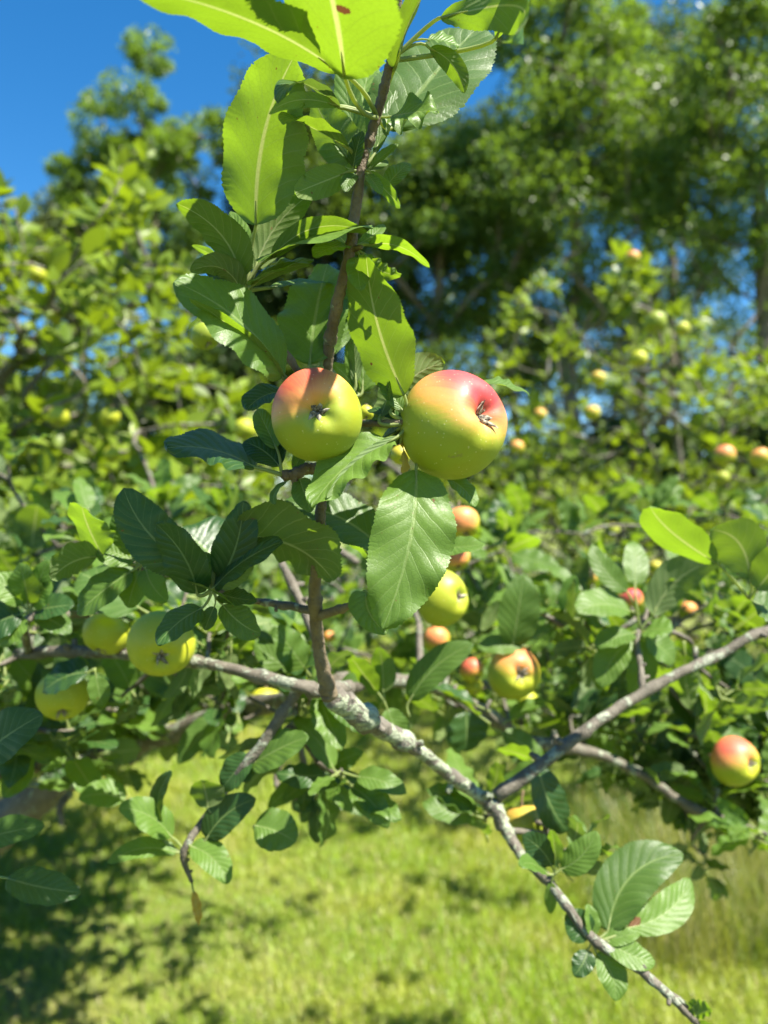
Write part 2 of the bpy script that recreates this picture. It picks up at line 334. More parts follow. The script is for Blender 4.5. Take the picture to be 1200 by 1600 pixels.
# ------------------------------------------------------------ woodland trees far behind
def far_tree(name,label,px,Y,top_v,hw,bot_v,nclump,nleaf,mat,lsize=.13,seed=0,crown_px=None,trunk_r=.16,forks=1,cr=(.45,1.1),group='trees of the wood behind the orchard',cat='tree',thin=0):
    g=np.random.default_rng(seed); base=at(px,800,Y); base[2]=0
    root=empty(name,base); tag(root,label,cat,group)
    cpx=crown_px if crown_px is not None else px
    top=at(cpx,top_v,Y); bot=at(cpx,bot_v,Y); H=top[2]-bot[2]; W=hw/FPX*Y
    n=0; cl=[]
    while n<nclump:
        p=g.uniform(-1,1,3)
        t=(p[2]+1)/2; wlim=math.sin(math.pi*min(.98,(.12+.83*t)))**.6*(1-.15*t)
        if math.hypot(p[0],p[1])<wlim*1.0:
            cl.append([top[0]+p[0]*W,Y+p[1]*W*.9,bot[2]+t*H-.25]); n+=1
    cl=np.array(cl); fh=max(.5,bot[2]*.55); st=[base+np.array([0,0,-.1])]
    for k_ in range(1,7):
        t=k_/6; st.append(base+(np.array([top[0],Y,0])-np.array([base[0],Y,0]))*t**1.5*.8+np.array([g.normal()*.12,g.normal()*.12,(bot[2]+H*.55)*t]))
    st=np.array(st)
    ch,nd,dr=skeleton(list(st),cl,base,.016,.52)
    ch.sort(key=lambda c:-c[1].max())
    V,Q=tube(catmull(ch[0][0],4),np.interp(np.linspace(0,1,(len(ch[0][0])-1)*4+1),np.linspace(0,1,len(ch[0][1])),np.minimum(ch[0][1]*1.,trunk_r)),9)
    mk('trunk',V,Q,M['farbark'],root)
    ac=Acc()
    for k_,(p,r) in enumerate(ch[1:]):
        r=np.minimum(r,trunk_r*.55); V,Q=tube(catmull(p,3),np.interp(np.linspace(0,1,(len(p)-1)*3+1),np.linspace(0,1,len(r)),r),6)
        if k_<9: mk('branch',V,Q,M['farbark'],root)
        else: ac.add(V,Q)
    if ac.n: tag(ac.build('twigs',M['farbark'],root),kind='stuff')
    ci=g.integers(0,len(cl),nleaf); rad=g.uniform(cr[0],cr[1],len(cl))
    d=nrm(g.normal(size=(nleaf,3))); rr=g.random(nleaf)**.42
    # each clump is itself a handful of sprays
    ns=9; spr=nrm(g.normal(size=(len(cl),ns,3))); si=g.integers(0,ns,nleaf)
    d2=nrm(d*.55+spr[ci,si])
    B=cl[ci]+d2*(rr*rad[ci])[:,None]*np.array([1,1,.75])
    D=nrm(d2+g.normal(size=(nleaf,3))*.6+np.array([0,0,-.15])); N=nrm(g.normal(size=(nleaf,3))*.65+np.array([0,0,.8])+d2*.35)
    if thin:
        kp=g.random(nleaf)<np.clip((B[:,2]-bot[2])/(H*thin)+.16*np.sin(B[:,0]*2.3+B[:,2]*1.9),.10,1); B,D,N,d2,ci=B[kp],D[kp],N[kp],d2[kp],ci[kp]; nleaf=len(B)
    L=lsize*g.uniform(.7,1.3,nleaf); tin=np.clip(g.random(nleaf)*.6+g.random(len(cl))[ci]*.4,0,1)
    V,Q,U,T=leaves(B,D,N,L,.55,tin,small=True)
    mk('crown',V,Q,mat,root,uv=U,tint=T)
    return root
far_tree('broadleaf_tree','tall airy broadleaf tree against blue sky on the left, with loose leafy tufts',262,17,55,150,400,50,20000,M['woodbright'],.12,1,crown_px=228,cr=(.3,.62))
far_tree('broadleaf_tree','low pale grey green tree on the far left, below the tall airy tree',125,25,285,75,480,30,9000,M['woodpale'],.2,2,cr=(.5,1.1))
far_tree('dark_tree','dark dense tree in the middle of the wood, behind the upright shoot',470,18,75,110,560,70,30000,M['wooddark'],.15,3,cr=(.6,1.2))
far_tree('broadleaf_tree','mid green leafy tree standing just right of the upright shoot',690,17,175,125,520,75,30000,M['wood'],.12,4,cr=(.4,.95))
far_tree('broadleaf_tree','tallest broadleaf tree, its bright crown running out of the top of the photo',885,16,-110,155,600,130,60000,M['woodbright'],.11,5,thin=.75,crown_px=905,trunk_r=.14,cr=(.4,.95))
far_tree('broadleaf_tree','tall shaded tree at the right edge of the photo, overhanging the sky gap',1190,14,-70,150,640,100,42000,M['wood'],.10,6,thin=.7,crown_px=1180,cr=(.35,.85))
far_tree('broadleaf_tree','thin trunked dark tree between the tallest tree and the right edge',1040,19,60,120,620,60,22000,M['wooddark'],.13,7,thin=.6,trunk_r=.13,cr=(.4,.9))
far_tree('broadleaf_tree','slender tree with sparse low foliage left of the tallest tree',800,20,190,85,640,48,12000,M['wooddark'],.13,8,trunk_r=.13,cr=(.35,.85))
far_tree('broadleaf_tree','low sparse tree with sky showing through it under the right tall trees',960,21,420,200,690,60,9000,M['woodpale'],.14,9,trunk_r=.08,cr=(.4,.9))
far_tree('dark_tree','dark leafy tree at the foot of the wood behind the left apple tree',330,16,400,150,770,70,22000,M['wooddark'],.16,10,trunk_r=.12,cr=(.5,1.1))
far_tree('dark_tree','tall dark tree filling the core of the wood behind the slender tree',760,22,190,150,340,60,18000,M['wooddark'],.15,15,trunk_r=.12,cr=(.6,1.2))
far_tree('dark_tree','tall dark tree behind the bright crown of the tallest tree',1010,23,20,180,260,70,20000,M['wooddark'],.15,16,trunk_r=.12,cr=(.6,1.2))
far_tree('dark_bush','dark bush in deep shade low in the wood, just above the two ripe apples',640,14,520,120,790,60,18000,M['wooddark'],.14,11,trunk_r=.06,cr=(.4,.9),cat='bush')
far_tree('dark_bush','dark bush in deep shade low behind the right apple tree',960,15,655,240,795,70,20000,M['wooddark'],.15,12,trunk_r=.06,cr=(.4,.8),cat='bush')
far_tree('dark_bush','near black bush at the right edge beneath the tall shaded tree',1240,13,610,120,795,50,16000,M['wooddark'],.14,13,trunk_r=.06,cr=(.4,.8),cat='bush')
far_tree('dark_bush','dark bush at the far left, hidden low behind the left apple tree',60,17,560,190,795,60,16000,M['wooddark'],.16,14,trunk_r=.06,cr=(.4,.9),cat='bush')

# ------------------------------------------------------------ apple trees standing behind
MIDAPPLES=[(383,672,12,1.5),(92,652,15,1.9),(171,652,14,1.9),(175,711,10,1.9),(113,682,7,2.3),(58,430,12,2.),(86,498,7,2.3),(515,996,7,1.3),(1132,713,16,2.),(1187,716,14,2.),(1030,830,13,1.8),(925,646,11,2.4),(934,592,9,2.4),(998,562,12,2.3),(1066,515,10,2.6),(1024,505,13,2.4),(988,404,9,2.8),(844,649,9,2.6),(808,700,10,2.3),(1128,748,9,2.3),(1082,1000,9,1.4),(925,905,8,1.6),(1024,887,8,1.7),(957,829,8,1.9),(1075,955,11,1.2)]
def rosettes(nd,dr,g,lsize,per=(4,9)):
    B=[];D=[];N=[];L=[];T=[]
    for p,d in zip(nd,dr):
        m=g.integers(*per); d=nrm(d*.6+np.array([0,0,.5])+g.normal(size=3)*.35); tt=g.random()
        for q in range(m):
            v=nrm(g.normal(size=3)); v=nrm(v-d*(v@d)); el_=g.uniform(.1,1.1); dd=nrm(v*math.cos(el_)+d*math.sin(el_))
            off=-d*g.uniform(0,.045)
            B.append(p+off+dd*.012); D.append(dd); N.append(nrm(d*.55+g.normal(size=3)*.42+np.array(SUN)*.75-dd*.15)); L.append(lsize*g.uniform(.55,1.25)); T.append(min(1,max(0,tt*.6+g.random()*.5-.05)))
    return np.array(B),np.array(D),np.array(N),np.array(L),np.array(T)
def apple_tree(label,trunk,polys,root_px,seed,lsize=.075,nbranch=24,r_tip=.0022):
    g=np.random.default_rng(seed); nodes=[]
    for poly,(d0,d1),cnt in polys:
        poly=np.asarray(poly,float); lo=poly.min(0); hi=poly.max(0); k_=0
        while k_<cnt:
            u=g.uniform(lo[0],hi[0],400); v=g.uniform(lo[1],hi[1],400); ok=in_poly(u,v,poly); u,v=u[ok],v[ok]
            for a,b in zip(u,v):
                if k_>=cnt: break
                Y=(d0**3+(d1**3-d0**3)*g.random())**(1/3); p=at(a,b,Y)
                # clumpy
                if math.sin(p[0]*7+seed)*math.sin(p[1]*6)*math.sin(p[2]*7.5)<-.33 and g.random()<.8: continue
                nodes.append(p); k_+=1
    nodes=np.array(nodes); trunk=np.array(trunk,float); root=empty('apple_tree',trunk[0]+np.array([0,0,0]))
    tag(root,label,'apple tree','apple trees')
    ch,nd,dr=skeleton(list(trunk),nodes,trunk[0],r_tip,.5); ch.sort(key=lambda c:-c[1].max()*len(c[0])**.3)
    def tb(c,s=7):
        p,r=c; P=catmull(p,3); rr=np.interp(np.linspace(0,1,len(P)),np.linspace(0,1,len(r)),np.minimum(r,.075)); P[1:-1]+=g.normal(size=P[1:-1].shape)*rr[1:-1,None]*.35
        return tube(P,rr,s)
    V,Q=tb(ch[0],10); mk('trunk',V,Q,M['bark'],root); ac=Acc()
    for k_,c in enumerate(ch[1:]):
        V,Q=tb(c,7 if k_<nbranch else 5)
        if k_<nbranch: mk('branch',V,Q,M['bark'],root)
        else: ac.add(V,Q)
    tag(ac.build('twigs',M['bark'],root),kind='stuff')
    B,D,N,L,T=rosettes(nd,dr,g,lsize)
    for au,av,ar,aY in MIDAPPLES:    # fruit hangs clear of the leaves on its outer side
        Mx=B+D*L[:,None]*.5; uu=600+Mx[:,0]/Mx[:,1]*FPX; vv=800-(Mx[:,2]-CAMZ)/Mx[:,1]*FPX; kp=~((Mx[:,1]<aY+.02)&(np.hypot(uu-au,vv-av)<ar+L*.32/Mx[:,1]*FPX)); B,D,N,L,T=B[kp],D[kp],N[kp],L[kp],T[kp]
    # the 100 leaves that show largest are parts of their own
    u=600+B[:,0]/B[:,1]*FPX; v=800-(B[:,2]-CAMZ)/B[:,1]*FPX; vis=(u>0)&(u<1200)&(v>0)&(v<1600)
    order=np.argsort(-(L/B[:,1])*vis); big=order[:100]; rest=order[100:]
    for q in big:
        V,Q,U,TT=leaves(B[q:q+1],D[q:q+1],N[q:q+1],L[q:q+1],.56,T[q:q+1]); mk('leaf',V,Q,M['crown'],root,uv=U,tint=TT)
    V,Q,U,TT=leaves(B[rest],D[rest],N[rest],L[rest],.56,T[rest]); tag(mk('foliage',V,Q,M['crown'],root,uv=U,tint=TT),kind='stuff')
    return root,nd
tb_=at(-170,800,3.2); tb_[2]=-.05
left_tree,ndL=apple_tree('leafy apple tree filling the left of the photo behind the near branches',
 [tb_,tb_+[.05,0,.5],tb_+[.12,-.1,.95],tb_+[.1,-.25,1.35],tb_+[-.1,-.4,1.8]],
 [([(-260,300),(-60,270),(30,320),(60,370),(190,255),(225,270),(250,400),(300,415),(290,560),(430,640),(430,1060),(300,1110),(120,1180),(-260,1260)],(1.8,3.5),1500),
  ([(-260,650),(430,690),(430,1060),(250,1100),(-260,1200)],(1.6,3.1),380),
  ([(380,560),(520,640),(760,760),(760,1000),(640,1040),(400,1050)],(5.2,7.4),800),
  ([(180,250),(225,230),(240,340),(200,380),(150,330)],(2.2,2.6),12)],None,21,lsize=.068)
tc_=at(1015,800,5.2); tc_[2]=-.05
right_tree,ndR=apple_tree('leafy apple tree on the right with open shoots reaching up against the wood',
 [tc_,tc_+[0,0,.45],tc_+[.05,-.1,.9],tc_+[0,-.2,1.4],tc_+[-.1,-.3,2.0]],
 [([(740,720),(745,560),(800,455),(860,430),(920,500),(975,395),(1010,395),(1020,470),(1100,470),(1110,560),(1200,560),(1450,600),(1450,900),(740,900)],(3.1,5.2),620),
  ([(640,800),(800,720),(1450,720),(1450,1180),(1000,1150),(820,1090),(620,1040)],(5.0,7.2),1300),
  ([(850,1080),(1450,1100),(1450,1330),(1180,1330),(980,1230)],(3.6,5.0),150),
  ([(960,385),(1010,385),(1020,470),(965,470)],(3.0,3.4),14)],None,22)

# ------------------------------------------------------------ the near apple tree
near=empty('apple_tree',(-1.35,1.75,0)); tag(near,'near apple tree with lichen covered limbs and a sharp upright shoot bearing two ripe apples','apple tree','apple trees')
limbpts=[]
def limb(pts,mat,name='branch',sides=12,rough=.035,sub=7,knots=0,seed=1,label=None):
    """pts: (u, v, depth, radius in px)"""
    g=np.random.default_rng(seed); P=np.array([at(u,v,d) for u,v,d,_ in pts]); r=np.array([w_/FPX*d for _,_,d,w_ in pts])
    C=catmull(P,sub); rr=np.interp(np.linspace(0,len(r)-1,len(C)),np.arange(len(r)),r)
    for _ in range(knots):
        c=g.uniform(.02,.98)*len(C); rr*=1+g.uniform(.12,.3)*np.exp(-((np.arange(len(C))-c)/1.1)**2)
    C[1:-1]+=g.normal(size=C[1:-1].shape)*rr[1:-1,None]*.07
    V,Q=tube(C,rr,sides,rough,rg=g); n_=len(V)
    if mat is not M['shoot'] and len(C)>12 and pts[0][3]<40:
        for _ in range(len(C)//11):
            k_=g.integers(2,len(C)-2); d_=nrm(g.normal(size=3)+np.array([0,-.2,.5])); t_=nrm(C[k_+1]-C[k_]); d_=nrm(d_-t_*(d_@t_)*.8); L=rr[k_]*g.uniform(.5,1.5)
            V2,Q2=tube(np.array([C[k_],C[k_]+d_*(rr[k_]*.9),C[k_]+d_*(rr[k_]+L*.5)+t_*L*.15,C[k_]+d_*(rr[k_]+L)+t_*L*.3]),np.array([.9,.65,.6,.5])*min(rr[k_],.0045),7,.1,rg=g); V=np.vstack([V,V2]); Q=np.vstack([Q,Q2+n_]); n_=len(V)
    o=mk(name,V,Q,mat,near); limbpts.extend(C[::2]); 
    if label: o['label']=label
    return o
S_,B_,L_=M['shoot'],M['bark'],M['lichen']
limb([(516,1088,.53,14),(503,1040,.52,10.5),(495,985,.51,10),(492,930,.49,9.5),(496,860,.465,9),(501,800,.45,8.8),(503,740,.455,9),(506,680,.457,9),(509,600,.452,9.5),(514,545,.442,9),(528,470,.425,9),(545,400,.42,9),(555,330,.42,8.5),(567,250,.42,8),(588,185,.415,8),(604,120,.405,7),(617,60,.395,7),(622,-20,.385,7),(628,-160,.37,6)],S_,sub=12,knots=9,sides=16,rough=.03,label='brown upright shoot')
limb([(548,392,.42,5),(557,388,.417,4.5),(566,386,.414,3.2)],S_,rough=.12,sub=5)
limb([(500,604,.45,6),(465,578,.43,5.5),(432,528,.43,5),(402,485,.43,5),(386,458,.43,5.5)],S_,knots=3)
limb([(505,735,.455,8),(480,732,.435,8.5),(455,742,.43,8),(440,742,.428,7)],S_,knots=4,rough=.09)
limb([(460,742,.43,6),(463,765,.432,5)],S_,rough=.1)
limb([(508,672,.455,5),(560,662,.45,5),(600,662,.435,5),(632,660,.43,6),(655,668,.43,5)],S_,knots=3)
limb([(500,962,.5,8),(530,952,.48,6.5),(562,940,.46,4)],S_,knots=1)
limb([(1400,940,.8,6),(1200,985,.74,7),(1130,1020,.73,7.5),(1060,1052,.71,7.5),(1000,1085,.70,8),(930,1130,.68,9),(870,1175,.67,9),(775,1245,.66,12)],B_,knots=6)
limb([(520,1088,.54,19),(560,1115,.56,19),(600,1140,.59,15),(650,1170,.61,10.5),(700,1208,.64,9.5),(745,1240,.66,10),(770,1258,.66,12),(795,1305,.65,9),(818,1340,.63,8)],L_,knots=8,rough=.07,sides=16,sub=9,label='lichen covered grey limb')
limb([(818,1340,.63,9),(852,1372,.61,8),(885,1415,.59,7),(925,1465,.58,7),(985,1505,.57,7),(1040,1550,.56,6),(1090,1600,.56,5)],B_,knots=6)
limb([(1040,1550,.56,5),(1060,1560,.56,4),(1075,1573,.56,3)],B_)
limb([(870,1170,.7,5),(868,1148,.7,4)],B_); limb([(1004,1085,.70,5),(1001,1040,.72,4.5),(995,1010,.74,4.5),(997,985,.75,4)],B_,knots=2)
limb([(548,1075,.62,13),(500,1078,.60,12),(470,1072,.59,10),(410,1058,.60,9),(340,1040,.61,8.5),(290,1032,.62,9),(200,1022,.66,9),(100,1018,.7,9),(0,1022,.74,9),(-160,1010,.8,7)],B_,knots=7,rough=.05)
limb([(520,1070,.72,20),(590,1062,.78,12),(650,1068,.82,10),(700,1082,.86,10),(770,1122,.9,9),(820,1155,.92,9.5),(870,1165,.93,10),(940,1180,.94,7.5),(1010,1215,.94,7),(1080,1262,.93,7.5),(1140,1285,.92,8),(1210,1312,.9,8),(1330,1350,.9,6)],B_,knots=8)
limb([(-420,1700,1.6,70),(-300,1500,1.45,55),(-120,1360,1.25,45),(30,1268,1.1,30),(110,1212,1.06,22),(200,1172,1.02,17),(330,1122,.95,15),(440,1095,.8,14),(530,1082,.66,15)],B_,knots=5,rough=.06,sides=16,label='thick grey parent limb')
limb([(470,1072,.6,9),(445,1110,.6,8),(405,1170,.6,9),(370,1210,.6,6),(330,1265,.61,6),(292,1320,.6,6),(288,1345,.6,5),(300,1378,.6,3)],B_,knots=5)
limb([(405,940,.5,5),(440,945,.5,6),(492,955,.5,7)],M['bark'],knots=2); limb([(405,940,.5,5),(375,935,.48,5),(335,922,.455,5)],S_)
limb([(440,880,.66,6),(470,940,.64,7),(490,985,.62,8),(510,1050,.6,9)],B_,knots=2)
limb([(505,800,1.0,8),(520,850,1.,7),(560,880,1.0,5)],B_); limb([(655,975,.9,5),(657,1060,.85,6)],B_)
limb([(140,960,.64,5),(45,965,.62,6),(45,1018,.72,7)],B_,knots=2); limb([(180,870,.55,4),(230,890,.55,5),(300,905,.5,5),(335,920,.46,5)],B_)
limb([(-40,1235,.75,5),(30,1200,.9,6),(95,1215,1.0,7)],B_); limb([(110,1240,1.0,6),(95,1260,.98,6),(97,1290,.97,4)],B_)
limb([(600,720,2.6,4),(760,830,2.4,7),(800,800,2.4,7)],B_,rough=0)
limb([(440,1190,.8,4),(432,1215,.8,5),(440,1250,.78,4)],B_); limb([(470,1170,.75,4),(475,1205,.75,6),(460,1250,.74,5)],B_); limb([(475,1205,.75,5),(500,1225,.74,4)],B_)
# trunk, out of the frame on the left, that carries the thick limb
P=np.array([[-1.35,1.75,-.08],[-1.36,1.74,.15],[-1.33,1.70,.4],[-1.36,1.62,.62],[-1.5,1.6,.95],[-1.62,1.7,1.5]]); 
V,Q=tube(catmull(P,5),np.interp(np.linspace(0,1,26),[0,.12,.5,1],[.14,.1,.085,.05]),14,.05); mk('trunk',V,Q,M['bark'],near)
V,Q=tube(catmull(np.array([[-1.36,1.63,.6],[-1.36,1.6,.42],at(-420,1700,1.6)]),5),.085,12,.05); mk('branch',V,Q,M['bark'],near)

LEAVES=[]   # every near leaf: geometry + size
def lf(node,tip,w_,N,d=0.,b=.16,mat='leaf',base=None,bn=.05,bs=0.,fold=.28,wav=.03,droop=0.,spot=None,tint=None,fine=True):
    """node (u,v,depth); tip (u,v) at node depth + d; w_ apparent width px; N direction of the upper face"""
    P=at(*node); T=at(tip[0],tip[1],node[2]+d)
    if base is None: Bp=P+(T-P)*b; bl=node[2]+d*b
    else: bl=(node[2]+d*.12) if len(base)==2 else base[2]; Bp=at(base[0],base[1],bl)
    a=nrm(T-Bp); n=nrm(N); n=nrm(n-a*(n@a)); mid=(Bp+T)/2; vw=nrm(np.array([0,0,CAMZ])-mid)
    s=np.cross(a,n); sv=s-vw*(s@vw); k_=max(.42,np.linalg.norm(sv)); W=w_/FPX*mid[1]/k_
    LEAVES.append(dict(P=P,B=Bp,T=T,n=n,W=W,fold=fold,bn=bn,bs=bs,wav=wav,droop=droop,mat=mat,spot=spot,tint=tint,size=np.linalg.norm(T-Bp)*W/mid[1]**2,u=600+mid[0]/mid[1]*FPX,v=800-(mid[2]-CAMZ)/mid[1]*FPX,hand=True))
TT_=(.05,-.75,.62); TU=(.0,-.35,.9); TF=(.1,-.92,.35); UU=(.42,.66,.55); UL=(.2,.8,.45)
A=(590,184,.415); Bn=(560,268,.42); C=(553,388,.42); D=(386,455,.43); E=(440,742,.428); G=(640,660,.43)
# top
lf(A,(175,-25),105,UU,-.15,base=(528,112,.372),mat='young',bn=.03,bs=-.03)
lf(A,(455,-190),215,(.35,.72,.55),-.17,base=(538,118,.345),mat='young',bn=.05,spot=(.36,.42,.05),wav=.04)
lf(A,(735,-95),62,(-.6,-.3,.7),-.12,base=(618,105),mat='leaf',fold=.5,tint=.9)
lf(A,(752,38),150,(-.2,-.93,.25),.06,base=(612,200),mat='leaf',tint=.9,fold=.12,bn=.02)
A2=(612,95,.40)
lf(A2,(792,66),75,(.2,.8,.5),-.11,base=(690,28),mat='young',bn=.15,bs=.1,wav=.12)
lf(A2,(818,-30),40,(.3,-.7,.6),-.10,base=(775,60),mat='leaf',fold=.6,tint=.1)
for tp_,w_,d_,n_,m_ in (((520,240),30,.02,(.3,.7,.4),'young'),((505,205),26,.01,(-.2,-.6,.7),'leaf'),((604,250),22,.01,(.2,-.7,.6),'leaf'),((540,300),24,-.01,(.2,-.6,.7),'leaf'),((598,350),22,.02,(.2,-.5,.8),'young'),((520,350),28,.02,(.2,.7,.4),'leaf')):
    lf(Bn if tp_[1]<310 else C,tp_,w_,n_,d_,mat=m_,bs=.1)
lf((595,300,.44),(640,255),30,(.2,-.7,.6),.02,mat='leaf',tint=.6)
lf((360,900,.575),(280,825),120,(.1,-.5,.85),0,mat='dark'); lf((235,960,.65),(125,895),100,(.1,-.5,.85),0,mat='leaf',tint=.9)  # leaves added to shade two left apples, the first mostly hidden by the rosette
lf(A2,(726,146),34,(.3,.7,.4),.0,base=(672,76),mat='young',bs=.12,fold=.5)
lf(A2,(718,72),26,(.1,-.7,.7),0.,base=(668,62),mat='young',tint=0)
lf(A,(684,172),56,(-.1,-.85,.45),-.02,base=(610,183),mat='leaf',tint=.0,wav=.14,bs=.05,fold=.15)
lf(A,(434,160),38,(.0,-.45,.9),-.065,base=(530,168),mat='dark',bn=.14,bs=.08,fold=.4)
lf(A,(420,178),24,(.1,.75,.5),-.065,base=(528,166),mat='young',bs=-.05)
lf(Bn,(580,98),66,(-.1,-.85,.5),.05,base=(556,245),mat='leaf',tint=.0,fold=.15)
lf(Bn,(535,95),44,(-.3,-.8,.5),.02,base=(560,235),mat='leaf',tint=.3)
lf(Bn,(492,158),74,(.2,.75,.45),.0,base=(548,252),mat='leaf',fold=.35,bs=.05)
lf(Bn,(446,172),44,(-.2,-.7,.4),-.06,base=(545,232),mat='leaf',bs=.16,fold=.6,droop=.1)
lf(Bn,(566,205),26,(-.2,-.8,.3),-.01,base=(552,262),mat='dark')
lf(Bn,(460,302),48,UL,-.02,base=(545,268),mat='young',bn=.1)
lf(Bn,(638,318),24,(.2,.5,.6),-.01,base=(578,268),mat='young',bs=-.12,droop=.2)
lf(Bn,(596,304),20,(.1,-.8,.5),-.01,base=(573,272),mat='leaf',tint=0)
lf(Bn,(622,225),16,(.3,-.8,.5),.0,base=(580,262),mat='leaf',tint=0.2,fold=.6)
lf(Bn,(630,130),22,(.2,-.8,.4),.02,base=(585,240),mat='leaf',tint=0.5)
# left spur
lf(D,(462,84),138,(.42,.72,.52),-.06,base=(400,352),mat='young',bn=.05,bs=.11,fold=.2,wav=.04,tint=.2)
lf(D,(276,318),60,(.3,.62,.72),-.03,base=(376,432),mat='young',bs=-.14,bn=.05)
lf(D,(490,300),56,UL,.0,base=(398,422),mat='young',bs=.1,tint=.4)
lf(D,(582,352),62,(.0,-.45,.85),-.02,base=(428,398),mat='leaf',bs=.2,tint=.0,fold=.1)
lf(D,(574,362),32,(.1,.6,.7),-.025,base=(425,402),mat='young',bs=.14)
lf(D,(490,405),36,(.0,-.5,.85),-.01,base=(394,442),mat='leaf',bs=.1,tint=.2)
lf(D,(484,414),18,(.0,.6,.75),-.015,base=(394,447),mat='young',bs=.06)
lf(D,(525,445),22,(.0,-.5,.85),.04,base=(420,450),mat='leaf',bs=.05,tint=.2)
lf(D,(298,424),36,(.2,.5,.7),-.01,base=(376,452),mat='leaf',bs=-.3,fold=.4)
lf(D,(318,398),34,(-.1,-.6,.75),.01,base=(372,444),mat='dark',bs=-.15)
lf(D,(300,384),16,UU,.02,base=(345,410),mat='young')
lf(D,(360,330),34,(-.1,-.85,.45),.02,base=(387,425),mat='leaf',tint=.1,bs=.04)
lf((440,590,.425),(272,440),92,(-.1,-.75,.62),-.045,base=(445,588),mat='leaf',bs=.05,fold=.12,bn=.07,tint=.45)
lf((440,590,.425),(296,466),26,(.25,.55,.7),-.055,base=(443,592),mat='young',bs=.02,bn=.07)
lf((470,588,.43),(362,470),30,(-.1,-.7,.5),.03,mat='leaf',tint=.6,bs=-.1)
lf(D,(290,520),40,(.0,-.7,.6),.05,base=(350,480),mat='dark',bs=.15)
lf((505,575,.435),(512,412),108,(-.12,-.72,.68),.045,base=(484,568),mat='leaf',bn=.06,fold=.14,tint=.2,wav=.07)
lf((500,580,.44),(560,455),50,(.2,-.8,.4),.03,base=(505,560),mat='leaf',tint=.5)
# right of the shoot
lf(G,(572,396),96,(.55,.62,.55),-.03,base=(632,618),mat='young',bn=.06,bs=.12,fold=.18,spot=(.28,.86,.022))
lf(C,(494,402),40,(-.1,-.7,.6),-.02,base=(545,385),mat='leaf',tint=.0,bs=.08)
lf(C,(564,454),40,(.1,-.75,.5),-.015,base=(562,402),mat='leaf',tint=.1,bs=.05)
lf(C,(672,418),24,(.1,.3,.9),-.015,base=(578,383),mat='young',bs=.14,tint=.1)
lf(C,(628,428),26,(.2,.7,.5),-.0,base=(572,398),mat='young',bs=-.2,tint=.6,wav=.2)
H=(545,620,.47)
lf(H,(578,470),66,(.0,-.85,.5),.02,base=(566,612),mat='leaf',tint=.0,fold=.12)
lf(H,(545,468),24,(.3,.8,.3),.0,base=(556,600),mat='leaf',tint=.4)
lf(G,(694,568),60,(.3,.65,.6),.03,base=(612,640),mat='young',bs=.1)
lf(G,(612,572),52,(.35,.7,.5),.03,base=(592,655),mat='young')
lf(G,(594,592),28,(-.1,-.8,.5),.01,base=(628,640),mat='leaf',tint=.1)
lf(G,(575,640),22,(-.1,-.6,.7),.02,base=(625,655),mat='dark')
lf(H,(520,568),30,(.35,.7,.5),.02,base=(560,615),mat='young')
lf((735,610,.46),(826,614),30,(.0,-.35,.9),.0,base=(750,596),mat='leaf',bs=.12,tint=.3)
lf(G,(487,792),70,(-.25,-.68,.68),-.035,base=(616,688),mat='leaf',bs=.06,fold=.3,tint=.0,wav=.08)
lf(G,(510,778),22,(.1,.6,.3),-.036,base=(622,682),mat='leaf',tint=.0,bs=-.03)
lf((652,690,.435),(597,984),128,(.12,-.86,.48),-.035,base=(650,733),mat='leaf',bs=-.05,bn=.07,fold=.13,tint=.05,wav=.06,spot=(.2,.24,.03),droop=-.02)
lf(G,(628,738),38,(.1,-.8,.5),.03,base=(626,692),mat='yellow')
lf((700,735,.46),(742,792),28,(.2,-.6,.7),-.01,base=(700,748),mat='leaf',bs=-.1,tint=.1)
lf(G,(585,700),36,(-.1,-.7,.6),.03,base=(620,672),mat='dark')
# left middle spur
lf((460,625,.44),(386,640),38,(-.1,-.6,.75),-.01,base=(440,612),mat='dark',bs=.12)
lf(E,(261,700),62,(-.1,-.45,.88),-.02,base=(398,730),mat='dark',bs=.14,fold=.15)
lf(E,(380,690),46,(-.1,-.65,.7),.01,base=(436,728),mat='dark',bs=.06)
lf(E,(402,638),36,(-.2,-.8,.5),.02,base=(432,700),mat='leaf',tint=.0)
lf(E,(430,680),34,(-.2,-.8,.4),.02,base=(437,725),mat='dark')
lf((463,760,.432),(486,800),38,(-.1,-.8,.4),-.01,base=(468,748),mat='leaf',tint=.8)
lf((452,748,.43),(430,788),13,(-.5,-.6,.3),-.01,base=(448,752),mat='leaf',tint=.8,bs=.25)
lf(E,(480,690),22,(.1,-.8,.5),.02,base=(460,735),mat='leaf',tint=0)
lf((600,870,.47),(440,788),74,(-.05,-.55,.62),.0,base=(596,858),mat='leaf',tint=1,bs=.1,bn=.05)
lf((590,880,.5),(505,800),40,(.2,.6,.6),.02,mat='young')
